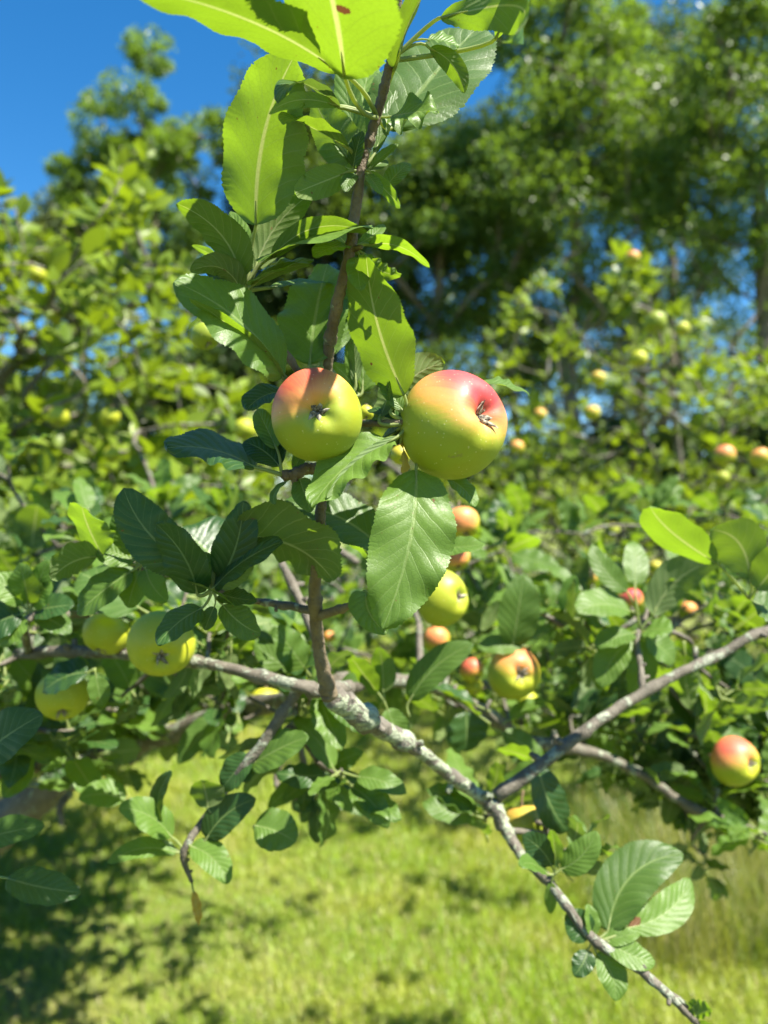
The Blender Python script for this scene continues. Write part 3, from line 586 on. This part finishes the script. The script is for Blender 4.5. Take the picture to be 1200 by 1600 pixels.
# dark rosette
K=(332,920,.455)
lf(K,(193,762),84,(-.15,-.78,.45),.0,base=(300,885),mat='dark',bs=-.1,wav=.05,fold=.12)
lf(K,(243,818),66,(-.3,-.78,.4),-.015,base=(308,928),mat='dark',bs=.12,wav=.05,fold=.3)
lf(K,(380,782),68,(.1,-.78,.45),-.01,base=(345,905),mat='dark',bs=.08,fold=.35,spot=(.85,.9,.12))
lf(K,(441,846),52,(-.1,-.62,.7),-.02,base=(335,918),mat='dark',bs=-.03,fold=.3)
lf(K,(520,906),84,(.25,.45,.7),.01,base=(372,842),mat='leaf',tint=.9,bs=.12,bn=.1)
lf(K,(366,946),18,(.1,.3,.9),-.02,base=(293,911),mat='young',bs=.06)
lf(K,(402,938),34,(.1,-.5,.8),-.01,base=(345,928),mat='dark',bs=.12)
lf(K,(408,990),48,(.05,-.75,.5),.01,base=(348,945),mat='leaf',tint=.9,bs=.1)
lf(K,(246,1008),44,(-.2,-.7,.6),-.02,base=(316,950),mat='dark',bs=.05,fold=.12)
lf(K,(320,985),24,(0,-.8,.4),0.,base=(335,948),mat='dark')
lf(K,(322,862),40,(.2,.7,.4),.0,base=(325,915),mat='leaf',tint=.5)
lf(K,(395,880),40,(.2,.6,.5),.01,base=(345,918),mat='leaf',tint=.4)
lf(K,(290,860),40,(.2,.6,.5),.02,base=(320,910),mat='young',tint=.4)
lf((150,1045,.63),(66,1082),48,(-.1,-.65,.7),0,mat='dark',bs=.1); lf((150,1045,.64),(85,1050),36,(-.1,-.6,.75),0,mat='leaf'); lf((148,1046,.62),(160,1105),34,(.1,-.7,.6),0,mat='leaf')
lf((560,942,.46),(604,990),62,(.1,-.75,.55),-.02,base=(572,925),mat='leaf',tint=.3,bs=.14,fold=.5)
lf((700,870,.55),(758,850),34,(.1,-.6,.75),-.02,base=(690,855),mat='leaf',tint=.2,bs=.12)
# mid right
lf((640,1120,.66),(740,1006),52,(-.2,-.7,.5),.0,base=(640,1095),mat='leaf',tint=.8,bs=-.08)
lf((600,1095,.66),(592,1010),40,(.4,.6,.5),.0,mat='young'); lf((600,1095,.66),(545,1020),34,(.4,.6,.5),.0,mat='young',bs=.1)
lf((600,1095,.66),(630,1170),44,(0,-.7,.6),.0,mat='leaf',tint=.2); lf((600,1095,.66),(560,1150),38,(0,-.7,.6),.05,mat='leaf',tint=.5)
lf((800,1030,.8),(818,896),66,(.1,-.75,.6),.0,base=(800,1012),mat='leaf',tint=.6,fold=.35)
lf((790,930,.85),(752,985),24,(.4,.6,.5),.0,mat='young'); lf((830,1010,.8),(745,1010),34,(0,-.6,.7),.0,mat='leaf',tint=.3)
X1=(1170,935,.62)
lf(X1,(1015,790),72,(.3,.6,.65),-.04,base=(1120,880),mat='young',bs=.12,bn=.08)
lf(X1,(1108,828),80,(-.2,.5,.7),-.03,base=(1172,905),mat='leaf',tint=.5,bs=-.15,bn=.12)
lf(X1,(1250,850),60,(.3,.5,.65),-.03,mat='young')
lf(X1,(1210,960),50,(0,-.6,.7),0,mat='leaf')
X2=(1000,985,.75)
lf(X2,(1130,874),58,(.2,.65,.5),.0,base=(1020,962),mat='leaf',tint=.8,bs=.12,bn=.06)
lf(X2,(903,958),56,(-.1,-.6,.75),-.03,base=(985,955),mat='leaf',tint=.1,bs=.12)
lf(X2,(925,850),36,(-.2,-.7,.5),.02,base=(980,925),mat='leaf',tint=.2,bs=-.1)
lf(X2,(990,845),42,(.1,-.75,.5),.04,base=(992,915),mat='leaf',tint=.2)
lf(X2,(1050,985),40,(.1,-.5,.8),-.02,mat='young'); lf(X2,(1055,1035),44,(.1,-.7,.6),.0,mat='leaf',tint=.3); lf(X2,(940,1075),52,(-.1,-.7,.6),-.02,mat='leaf',tint=.1,bs=.1); lf(X2,(985,1085),48,(0,-.75,.5),0,mat='leaf',tint=.1,bs=-.12)
lf(X2,(930,1010),40,(-.1,-.5,.8),-.02,mat='leaf',tint=.5); 
lf((730,1110,.8),(728,1175),66,(.2,-.7,.3),.0,mat='dark',base=(728,1112)); lf((840,1190,.7),(775,1170),26,(.2,.5,.7),0,mat='young')
# bottom right rosette
Lr=(925,1472,.58)
lf(Lr,(1068,1334),84,(-.45,-.68,.52),.03,base=(950,1455),mat='leaf',bs=-.16,tint=1,bn=.06,wav=.02)
lf(Lr,(1078,1372),52,(.1,-.72,.62),.04,base=(982,1450),mat='leaf',bs=.1,tint=.0,spot=(.05,.3,.22))
lf(Lr,(1024,1502),42,(.05,-.65,.7),-.01,base=(950,1470),mat='leaf',bs=.1,tint=.05)
lf(Lr,(1000,1458),26,(.0,-.6,.75),.0,base=(938,1472),mat='leaf',tint=.1)
lf(Lr,(896,1524),34,(-.2,-.75,.5),-.01,base=(918,1484),mat='dark',bs=-.08)
lf(Lr,(962,1564),44,(.1,-.8,.5),-.02,base=(932,1490),mat='leaf',bs=-.14,tint=.2)
lf(Lr,(886,1424),50,(-.2,-.75,.5),.01,base=(922,1465),mat='dark')
lf(Lr,(918,1412),26,(.3,-.75,.5),.01,base=(925,1462),mat='leaf',tint=.1,fold=.6)
Mr=(866,1366,.6)
lf(Mr,(932,1298),46,(.2,-.7,.6),.0,base=(876,1358),mat='leaf',bs=.1,tint=.1)
lf(Mr,(816,1306),48,(-.2,-.8,.3),.0,base=(862,1354),mat='dark',bs=.1)
lf(Mr,(812,1352),32,(-.1,-.5,.8),-.02,base=(856,1366),mat='young',bs=.12)
lf(Mr,(862,1296),24,(.4,.6,.5),-.01,base=(868,1352),mat='young')
lf(Mr,(860,1428),20,(-.3,-.8,.4),.0,base=(862,1378),mat='leaf',tint=0)
lf((838,1185,.69),(888,1300),56,(.2,-.75,.4),.0,base=(840,1195),mat='dark',bs=.1)
Z=(1080,1590,.56)
lf(Z,(1062,1562),18,UU,0,mat='young',tint=0); lf(Z,(1112,1578),24,UU,0,mat='young',tint=0); lf(Z,(1085,1560),16,UU,0,mat='young',tint=0); lf(Z,(1120,1625),26,UU,0,mat='young')
# bottom left
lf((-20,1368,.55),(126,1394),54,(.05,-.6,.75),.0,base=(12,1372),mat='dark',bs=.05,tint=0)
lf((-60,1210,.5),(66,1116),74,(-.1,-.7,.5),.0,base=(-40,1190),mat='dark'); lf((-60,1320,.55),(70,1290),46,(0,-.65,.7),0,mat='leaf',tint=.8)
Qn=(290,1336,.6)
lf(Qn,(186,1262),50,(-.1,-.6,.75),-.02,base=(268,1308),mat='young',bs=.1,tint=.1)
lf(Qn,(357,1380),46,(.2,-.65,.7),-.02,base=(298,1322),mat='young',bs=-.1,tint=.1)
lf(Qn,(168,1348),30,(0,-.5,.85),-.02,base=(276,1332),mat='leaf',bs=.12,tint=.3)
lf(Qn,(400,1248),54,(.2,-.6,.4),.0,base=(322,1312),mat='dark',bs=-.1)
lf((400,1300,.6),(462,1316),66,(.1,-.7,.6),-.01,base=(398,1290),mat='leaf',bs=-.05,tint=.4)
lf(Qn,(268,1205),26,(-.4,-.7,.3),-.01,base=(250,1290),mat='dark',bs=-.12); lf((330,1270,.6),(315,1218),54,(.2,.7,.4),0,base=(325,1262),mat='young',tint=.9)
lf((210,1250,.7),(122,1248),42,(0,-.6,.75),-.01,mat='young',bs=.1,tint=.2)
lf((300,1378,.6),(312,1446),14,(.4,-.7,.3),0,base=(302,1392),mat='yellow',wav=.2,tint=1)
lf((400,1170,.6),(345,1235),44,(-.2,-.7,.4),0,mat='dark'); lf((405,1170,.6),(482,1150),52,(.1,-.6,.6),-.01,base=(392,1195),mat='leaf',tint=.6)
for tp,w_ in (((508,1205),34),((545,1195),26),((470,1236),28),((455,1262),34),((495,1318),30),((598,1270),30),((470,1285),24),((520,1270),30)):
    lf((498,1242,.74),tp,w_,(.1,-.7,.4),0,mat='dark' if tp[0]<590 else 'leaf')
# left middle rosettes
Sn=(222,880,.53)
lf(Sn,(128,788),66,(.4,.6,.55),-.03,base=(160,868),mat='young',bs=.14,tint=0); lf(Sn,(180,800),40,(-.3,-.7,.4),-.01,mat='leaf',tint=.7); lf(Sn,(215,812),26,(.4,.6,.5),0,mat='young')
lf(Sn,(150,855),48,(-.2,-.7,.6),.0,mat='leaf',tint=.2); lf(Sn,(80,905),50,(.3,.55,.5),-.02,base=(150,870),mat='leaf',tint=.9,bs=-.12); lf(Sn,(200,950),44,(0,-.7,.6),0,mat='leaf',tint=.1); lf(Sn,(262,940),40,(0,-.6,.7),-.01,mat='young',tint=.3,bs=.1)
lf(Sn,(120,960),50,(-.1,-.7,.5),-.01,mat='leaf',tint=.6)
Tn=(46,955,.62)
for tp,w_,mt in (((-20,905),50,'leaf'),((30,880),46,'leaf'),((80,910),44,'young'),((115,945),46,'dark'),((-30,985),60,'dark'),((110,990),40,'leaf'),((0,1010),40,'leaf'),((75,875),34,'young')):
    lf(Tn,tp,w_,(rng.normal()*.2,-.65,.6),-.01,mat=mt,bs=rng.normal()*.06)
for l in LEAVES: l['node']=None
# random rosettes of the near tree, on thin twigs from its limbs
def near_fill(poly,d,cnt,seed,ls=.068):
    g=np.random.default_rng(seed); poly=np.asarray(poly,float); lo=poly.min(0); hi=poly.max(0); out=[]
    while len(out)<cnt:
        u,v=g.uniform(lo[0],hi[0]),g.uniform(lo[1],hi[1])
        if in_poly(np.array([u]),np.array([v]),poly)[0]: out.append(at(u,v,g.uniform(*d)))
    return out
fill=near_fill([(-80,860),(240,900),(440,960),(470,1060),(300,1020),(-80,1010)],(.75,1.1),16,3)+near_fill([(-80,1040),(430,1070),(420,1120),(100,1190),(-80,1250)],(.7,1.1),20,4)\
 +near_fill([(560,1000),(900,940),(1200,880),(1250,1000),(1000,1060),(880,1130),(600,1090)],(.85,1.25),24,5)+near_fill([(900,1120),(1250,1040),(1250,1330),(1100,1260),(960,1180)],(.8,1.2),22,6)\
 +near_fill([(-80,600),(120,700),(90,880),(-80,900)],(.9,1.2),6,7)+near_fill([(700,820),(900,800),(900,960),(720,960)],(1.0,1.4),8,8)+near_fill([(880,985),(1060,1040),(1060,1075),(880,1030)],(2.6,2.9),16,19)+near_fill([(430,800),(690,800),(700,1040),(440,1040)],(1.9,2.5),30,18)\
 +near_fill([(520,760),(760,790),(1250,760),(1250,1010),(1020,1060),(900,1110),(620,1100),(520,1040)],(1.1,1.9),100,15)+near_fill([(880,1110),(1020,1060),(1250,1010),(1250,1330),(1100,1260),(960,1200)],(.95,1.7),34,16)\
 +near_fill([(-80,780),(300,760),(480,860),(500,1080),(340,1120),(120,1180),(-80,1250)],(1.0,1.7),80,17)  # the two deepest groups are added to cast shade on the grass
LP=np.array(limbpts); g=np.random.default_rng(31); lu_=600+LP[:,0]/LP[:,1]*FPX; lv_=800-(LP[:,2]-CAMZ)/LP[:,1]*FPX; small=[]
for sel,cnt,off in (((lu_<440)&(lv_>930)&(lv_<1170)&(LP[:,1]>.5)&(LP[:,1]<1.2),40,.10),((lu_>860)&(lu_<1230)&(lv_>1100)&(lv_<1330)&(LP[:,1]>.7),20,.09),((lu_>540)&(lu_<800)&(lv_>1000)&(lv_<1130)&(LP[:,1]>.7),7,.05),((lu_>950)&(lv_>900)&(lv_<1120)&(LP[:,1]>.6),12,.07),((lu_>780)&(lv_>1250)&(lv_<1480),5,.03),((lu_<380)&(lv_>1080)&(lv_<1290)&(LP[:,1]>.5)&(LP[:,1]<1.3),14,.10),((lu_>1000)&(lu_<1240)&(lv_>1180)&(lv_<1330),9,.06)):
    for p_ in LP[sel][g.integers(0,sel.sum(),cnt)]: small.append(p_+g.normal(size=3)*off*.5*np.array([1,.6,.8])+np.array([0,.10,-.005]))
nbig=len(fill); fill=np.array(fill+small); tw=Acc(); g=np.random.default_rng(9)
CLEAR=[(a_,b_,c_-3,d_) for a_,b_,c_,d_ in MIDAPPLES]+[(804,1052,40,.84),(985,938,20,.97),(1150,1190,38,.92),(738,1055,24,.98),(681,1000,20,1.07),(415,1098,24,.95),(820,1290,30,.75),(1132,713,18,2.),(1187,716,16,2.),(692,934,45,.68)]
order=np.argsort([np.linalg.norm(LP-p,axis=1).min() for p in fill])
for ix in order:
    p=fill[ix]; dd=np.linalg.norm(LP-p,axis=1); q=LP[np.argmin(dd)]; m=(p+q)/2+g.normal(size=3)*.03*dd.min()/.2
    c=catmull(np.array([q,m,p]),5); V,Q=tube(c,np.linspace(.0032,.0016,len(c)),6,.05); tw.add(V,Q); LP=np.vstack([LP,c[3:]])
    sz_=.058 if ix<nbig else .044
    ax=nrm(nrm(p-m)*.6+np.array([0,0,.5])+g.normal(size=3)*.3)
    for k_ in range(g.integers(5,9)):
        v_=nrm(g.normal(size=3)); v_=nrm(v_-ax*(v_@ax)); e=g.uniform(.05,1.0); d_=nrm(v_*math.cos(e)+ax*math.sin(e)); Lh=sz_*g.uniform(.6,1.3)
        P0=p-ax*g.uniform(0,.03); B0=P0+d_*.014; T0=B0+d_*Lh; n_=nrm(ax*.8+g.normal(size=3)*.4+np.array([0,-.1,.4])); n_=nrm(n_-d_*(n_@d_))
        mid=(B0+T0)/2; W=Lh*g.uniform(.45,.62)
        if any(q_[1]<aY and math.hypot(600+q_[0]/q_[1]*FPX-au,800-(q_[2]-CAMZ)/q_[1]*FPX-av)<ar+W*.4/q_[1]*FPX for q_ in (B0,mid,T0) for au,av,ar,aY in CLEAR): continue
        LEAVES.append(dict(P=P0,B=B0,T=T0,n=n_,W=W,fold=g.uniform(.1,.5),bn=g.uniform(-.02,.1),bs=g.normal()*.06,wav=g.uniform(.03,.1),droop=g.uniform(0,.15),mat=g.choice(['leaf','leaf','young','dark']),spot=None,tint=None,size=Lh*W/mid[1]**2,u=600+mid[0]/mid[1]*FPX,v=800-(mid[2]-CAMZ)/mid[1]*FPX,hand=False))
tag(tw.build('twigs',M['bark'],near),kind='stuff')
for l in LEAVES:
    l['key']=l['size']*(1 if (-20<l['u']<1220 and -60<l['v']<1620) else .01)
LEAVES.sort(key=lambda l:-l['key']); foli={}
for i_,l in enumerate(LEAVES):
    ind=i_<100; hi=l['B'][1]<.6
    V,Q,U,PV,PQ=leaf_geo(l['P'],l['B'],l['T'],l['n'],l['W'],l['fold'],l['bn'],l['bs'],128 if hi else 20,5 if hi else 2,36 if hi else 0,l['wav'],i_,l['droop'])
    ti=l['tint'] if l['tint'] is not None else random.random()
    ac=Acc() if ind else foli.setdefault(l['mat'],Acc())
    ac.add(V,Q,U,ti,0); ac.add(PV,PQ,None,ti,1)
    if ind:
        o=ac.build('leaf',[M[l['mat']],M['petiole']],near)
        o['spot']=[float(x) for x in (l['spot'] or (0,0,0))]
        if l['mat']=='yellow': o['label']='yellowed withered leaf'
for mt,ac in foli.items():
    o=ac.build('foliage',[M[mt],M['petiole']],near); tag(o,kind='stuff'); o['spot']=[0.,0.,0.]

# ------------------------------------------------------------ apples
def apple_mat():
    N=NT('apple_skin'); b=N.attr('blush')['Fac']; t=N.attr('tint')['Fac']; cx=N.attr('basin')['Fac']; pos=N.n('TexCoord').outputs['Object']
    st=N.attr('merid')['Fac']
    n1=N.noise(pos,60,4,.55); n2=N.noise(pos,22,2)
    g=N.mix(t,(.18,.23,.013),(.38,.385,.018)); g=N.mix(N.m_('MULTIPLY',N.ramp(n1,.35,.7),.35),g,(.24,.33,.03)); g=N.mix(N.m_('MULTIPLY',cx,.55),g,(.22,.30,.03))
    sn=N.n('CombineXYZ'); N.put(sn.inputs[0],N.m_('MULTIPLY',st,22.)); sx=N.n('SeparateXYZ'); N.put(sx.inputs[0],pos); N.put(sn.inputs[1],N.m_('MULTIPLY',sx.outputs[2],20.))
    streak=N.noise(sn.outputs[0],1.,3)
    bb=N.m_('ADD',b,N.m_('MULTIPLY',N.m_('SUBTRACT',N.m_('ADD',n2,N.m_('MULTIPLY',streak,.6)),.8),.45))
    c=N.mix(N.ramp(bb,.12,.62),g,(.60,.26,.07)); c=N.mix(N.ramp(bb,.52,1.15),c,(.44,.05,.05))
    vo=N.n('TexVoronoi'); N.put(vo.inputs['Scale'],330.); N.t.links.new(pos,vo.inputs['Vector'])
    dot=N.m_('MULTIPLY',N.ramp(vo.outputs['Distance'],.10,.2,1,0),N.m_('GREATER_THAN',N.noise(pos,180,1),.5))
    c=N.mix(N.m_('MULTIPLY',dot,.27),c,(.74,.66,.40)); c=N.mix(N.ramp(N.noise(pos,75,4,.7),.66,.72),c,N.mix(.55,c,(.20,.16,.06)))
    rs=N.ramp(N.noise(pos,130,3),.70,.74); c=N.mix(N.m_('MULTIPLY',rs,.35),c,(.3,.2,.08))
    c=N.mix(N.ramp(cx,.75,1.),c,(.12,.11,.03))
    p=N.n('BsdfPrincipled'); N.put(p.inputs['Base Color'],c); N.put(p.inputs['Roughness'],N.m_('MULTIPLY_ADD',n1,.3,.36)); p.inputs['Specular IOR Level'].default_value=.42
    p.inputs['Subsurface Weight'].default_value=.10; p.inputs['Subsurface Radius'].default_value=(.006,.004,.001); p.inputs['Subsurface Scale'].default_value=.5
    N.t.links.new(N.bump(N.m_('ADD',N.noise(pos,420,3),N.m_('MULTIPLY',dot,.5)),.16,.0006),p.inputs['Normal'])
    return N.done(p.outputs[0])
M['apple']=apple_mat(); M['calyx']=simple('dry_calyx',(.05,.035,.025),.9,.7,500,.6,.001,(.36,.32,.24)); M['stem']=simple('apple_stem',(.16,.11,.05),.7,.5,300)
def apple(u,v,Y,rp,cal,blush,tint,label,bdir=(.1,-.35,.9),cat='apple',squash=.9,group='apples on the apple trees',stem=True):
    rad=rp/FPX*Y; c=at(u,v,Y); q=Vector(cal).normalized().to_track_quat('Z','Y'); g=np.random.default_rng(int(u*7+v))
    root=empty('apple',c); root.rotation_mode='QUATERNION'; root.rotation_quaternion=q; tag(root,label,cat,group)
    big=rp>25; nu,nv=(72,48) if big else (28,18)
    th=np.linspace(0.0001,math.pi-.0001,nv+1); ph=np.arange(nu)*2*math.pi/nu; TH,PH=np.meshgrid(th,ph,indexing='ij')
    basin=.45*np.exp(-(TH/.36)**2)+.40*np.exp(-((math.pi-TH)/.34)**2)
    rr=1-basin; rr*=1+.028*np.cos(5*PH+g.uniform(0,6))*np.exp(-((TH-.3)/.35)**2)+.018*np.cos(2*PH+g.uniform(0,6))+.012*np.cos(3*PH+1)*np.sin(TH)
    z=rr*np.cos(TH)*squash-.05*np.sin(TH)**2; x=rr*np.sin(TH)*np.cos(PH); y=rr*np.sin(TH)*np.sin(PH)
    x=x*(1-.07*np.clip(z,-1,1)); y=y*(1-.07*np.clip(z,-1,1))
    V=np.stack([x,y,z],-1).reshape(-1,3)*rad
    i=np.arange(nv)[:,None]*nu; j=np.arange(nu)[None]; k_=(j+1)%nu
    Q=np.stack([i+j,i+nu+j,i+nu+k_,i+k_],-1).reshape(-1,4)
    mw=np.array(q.to_matrix()); wdir=nrm(V)@mw.T; dt=wdir@nrm(np.array(bdir)); bl=np.clip((dt+.15)/1.0,0,1)**1.3*blush
    mer=np.sin(PH*3).ravel()*.5+PH.ravel()/6.283
    o=mk('skin',V,Q,M['apple'],None,tint=np.full(len(V),tint),extra=dict(blush=bl,basin=np.clip(np.exp(-(TH/.30)**2)*1.05,0,1).ravel(),merid=mer)); o.parent=root
    # calyx: five dry sepals and a tuft
    ac=Acc(); zb=(1-.45)*squash*rad
    for s in range(5):
        a=s*1.2566+g.uniform(-.3,.3); L=rad*g.uniform(.33,.47); e=np.array([math.cos(a),math.sin(a),0]); sd=np.array([-e[1],e[0],0]); curl=g.uniform(-.2,1.2); tw_=g.normal()*.3
        P_=[];ww=[]
        for t in np.linspace(0,1,6):
            P_.append(e*(rad*.05+L*(.45*t+.5*curl*t*t))+np.array([0,0,zb-rad*.03+L*(1.0*t-.55*curl*t*t)])+sd*L*tw_*t*t); ww.append(rad*.11*(1-t)**.7+rad*.004)
        Vs=[]; 
        for p_,w__ in zip(P_,ww): Vs+=[p_-sd*w__,p_+np.array([0,0,w__*.5])-e*w__*.3,p_+sd*w__,p_-np.array([0,0,w__*.35])]
        Vs=np.array(Vs); Qs=[]
        for t in range(5):
            for k2 in range(4): Qs.append([t*4+k2,t*4+(k2+1)%4,t*4+4+(k2+1)%4,t*4+4+k2])
        ac.add(Vs,np.array(Qs))
    if big:
        for s in range(9):
            a=g.uniform(0,6.28); e=np.array([math.cos(a),math.sin(a),0])*rad*.04; V2,Q2=tube(np.array([e+[0,0,zb-rad*.04],e*1.6+[0,0,zb+rad*g.uniform(.03,.12)],e*2.6+[0,0,zb+rad*g.uniform(.1,.2)]]),[rad*.012,rad*.009,rad*.012],5); ac.add(V2,Q2)
    o=ac.build('calyx',M['calyx']); o.parent=root
    z0=-(1-.40)*squash*rad; P_=np.array([[0,0,z0+rad*.05],[rad*.02,0,z0-rad*.25],[rad*.08,rad*.05,z0-rad*.6],[rad*.2,rad*.08,z0-rad*.9]])
    V2,Q2=tube(catmull(P_,3),np.linspace(.0016,.0012,10),6); o=mk('stem',V2,Q2,M['stem']); o.parent=root
    return root
dn=(.1,-.45,-.85)
apple(495,648,.415,72,(.10,-.99,.02),.95,.4,'yellow green apple with calyx facing the camera, left of the red apple',(-.45,-.25,.85))
apple(712,663,.44,87,(.66,-.72,.18),1.12,.4,'largest apple, red flushed on top and green below, in sharp focus right of the shoot',(.4,-.35,.85))
apple(692,934,.66,45,(.75,-.5,.1),.05,.55,'plain yellow green apple just behind the tip of the big hanging leaf')
apple(722,818,.80,28,(.2,-.5,-.8),.75,.95,'peach coloured apple partly hidden right beside the big hanging leaf',(0,-.8,.5))
apple(712,872,.82,24,(.2,-.5,-.8),.85,.9,'orange apple wedged under the peach apple and above the plain yellow green one',(0,-.8,.5))
apple(804,1052,.80,41,(.2,-.95,.12),.75,.75,'orange flushed apple with dark calyx and leaf shadow, hanging above the forked grey limb',(.1,-.3,.95))
apple(738,1048,.95,20,(.4,-.6,-.6),.95,.9,'small orange red apple just left of the larger orange flushed one',(-.2,-.5,.8))
apple(740,1074,.96,14,(.3,-.6,-.7),.1,.8,'small yellow apple tucked below the small orange red apple')
apple(681,1000,1.05,22,(.1,-.6,-.7),.8,.9,'orange pink apple below the plain yellow green apple and above the mid grey limb',(0,-.7,.6))
apple(823,1098,.98,19,(.2,-.6,-.7),.08,.9,'small bright yellow apple peeking out beneath the orange flushed apple')
apple(252,1008,.60,52,(.25,-.88,-.38),.15,.85,'large yellow apple with shaded front, on the left limb beneath the dark leaf rosette',(-.4,-.3,.9))
apple(166,992,.66,36,(-.2,-.4,-.8),.12,.8,'yellow apple beside the large shaded one, resting against the left limb')
apple(98,1088,.68,41,(.2,-.6,-.7),.12,.75,'dull yellow apple in deep shade below the left limb')
apple(137,1134,.95,15,(.1,-.5,-.8),.0,.95,'small yellow apple right of and under the dull shaded one')
apple(415,1098,.92,25,(.1,-.5,-.8),.2,1.,'yellow apple behind the downward twig left of the limb junction')
apple(322,526,.62,23,(.4,-.4,-.8),.0,.1,'green apple hanging below the left leaf spur')
apple(383,672,1.5,18,(.1,-.5,-.8),.15,.9,'pale yellow apple just left of the pink flushed apple in the background')
apple(92,652,1.9,17,(.1,-.5,-.8),.0,.85,'blurred yellow apple at far left, left one of a level pair')
apple(171,652,1.9,16,(.1,-.5,-.8),.0,.85,'blurred yellow apple at far left, right one of a level pair')
apple(175,711,1.9,13,(.1,-.5,-.8),.0,.95,'blurred yellow apple under the level pair, at the end of a grey branch')
apple(113,682,2.3,10,(.1,-.5,-.8),.0,.6,'tiny blurred green yellow apple between and below the level pair')
apple(58,430,2.0,14,(.1,-.5,-.8),.0,.95,'yellow apple high in the left apple tree, uppermost there')
apple(86,498,2.3,10,(.1,-.5,-.8),.05,.95,'tiny yellow apple below the uppermost one in the left tree')
apple(515,996,1.3,10,(.1,-.6,-.7),.7,1.,'tiny orange apple glimpsed beside the base of the upright shoot',(0,-.7,.6))
apple(626,712,.60,16,(.1,-.6,-.7),.3,1.,'small yellow orange apple glimpsed between the two ripe apples',(0,-.7,.6))
apple(572,646,.56,13,(.1,-.6,-.7),.1,1.,'small yellow apple showing in the gap over the twig between the two ripe apples')
apple(985,938,.95,20,(.2,-.4,-.8),1.15,.9,'small bright pink red apple above a leaf rosette on the right',(0,-.6,.8))
apple(1150,1190,.90,38,(.52,-.8,.12),.95,.9,'red and yellow apple at the right edge low down, calyx turned right',(-.3,-.2,.95))
apple(1132,713,2.0,18,(.3,-.5,-.8),.8,.9,'blurred pink orange apple at right, left one of a touching pair',(0,-.4,.9))
apple(1187,716,2.0,16,(.3,-.5,-.8),.55,.9,'blurred orange apple at the right edge, right one of a touching pair',(0,-.4,.9))
apple(1030,830,1.8,17,(.1,-.5,-.8),.1,.9,'pale yellow apple over the long dark leaf on the right')
apple(925,646,2.4,13,(.1,-.5,-.8),.4,.95,'blurred peach apple in the right tree, lower of two close ones',(0,-.5,.8))
apple(934,592,2.4,12,(.1,-.5,-.8),.4,.95,'blurred peach apple in the right tree, upper of two close ones',(0,-.5,.8))
apple(998,562,2.3,14,(.1,-.5,-.8),.1,.95,'pale yellow apple in the right tree against blue sky gaps')
apple(1066,515,2.6,12,(.1,-.5,-.8),.0,.95,'pale yellow apple high on the right, right of the green one')
apple(1024,505,2.4,18,(.1,-.5,-.8),.0,.1,'shaded green apple high in the right tree')
apple(988,404,2.8,12,(.1,-.5,-.8),.7,.9,'topmost apple of the right tree, pink, in the tip of a lone shoot',(0,-.4,.9))
apple(844,649,2.6,11,(.1,-.5,-.8),.5,.95,'tiny orange apple right of the largest apple',(0,-.5,.8))
apple(808,700,2.3,12,(.1,-.5,-.8),.6,.95,'tiny orange red apple close to the lower right rim of the largest apple',(0,-.5,.8))
apple(1128,748,2.3,12,(.1,-.5,-.8),.0,.5,'small green apple directly beneath the touching pink orange pair')
apple(820,1290,.72,36,(.1,-.4,-.8),.35,.25,'olive brown apple in full shade behind the limb fork',(-.1,-.3,.9))
apple(1082,1000,1.4,12,(.1,-.5,-.8),.5,1.,'tiny orange apple just above the rising grey limb on the right',(0,-.5,.8))
apple(925,905,1.6,10,(.1,-.5,-.8),.5,1.,'tiny orange apple left of and above the bright pink red one',(0,-.5,.8))
apple(1024,887,1.7,11,(.1,-.5,-.8),.3,1.,'tiny yellow orange apple below the pale yellow one on the right',(0,-.5,.8))
apple(957,829,1.9,11,(.1,-.5,-.8),.0,.6,'tiny green yellow apple among leaves, left of the pale yellow one')
apple(1075,955,1.2,15,(.1,-.6,-.6),.7,.6,'dusky orange apple in shade right of the bright pink red one',(0,-.5,.8))
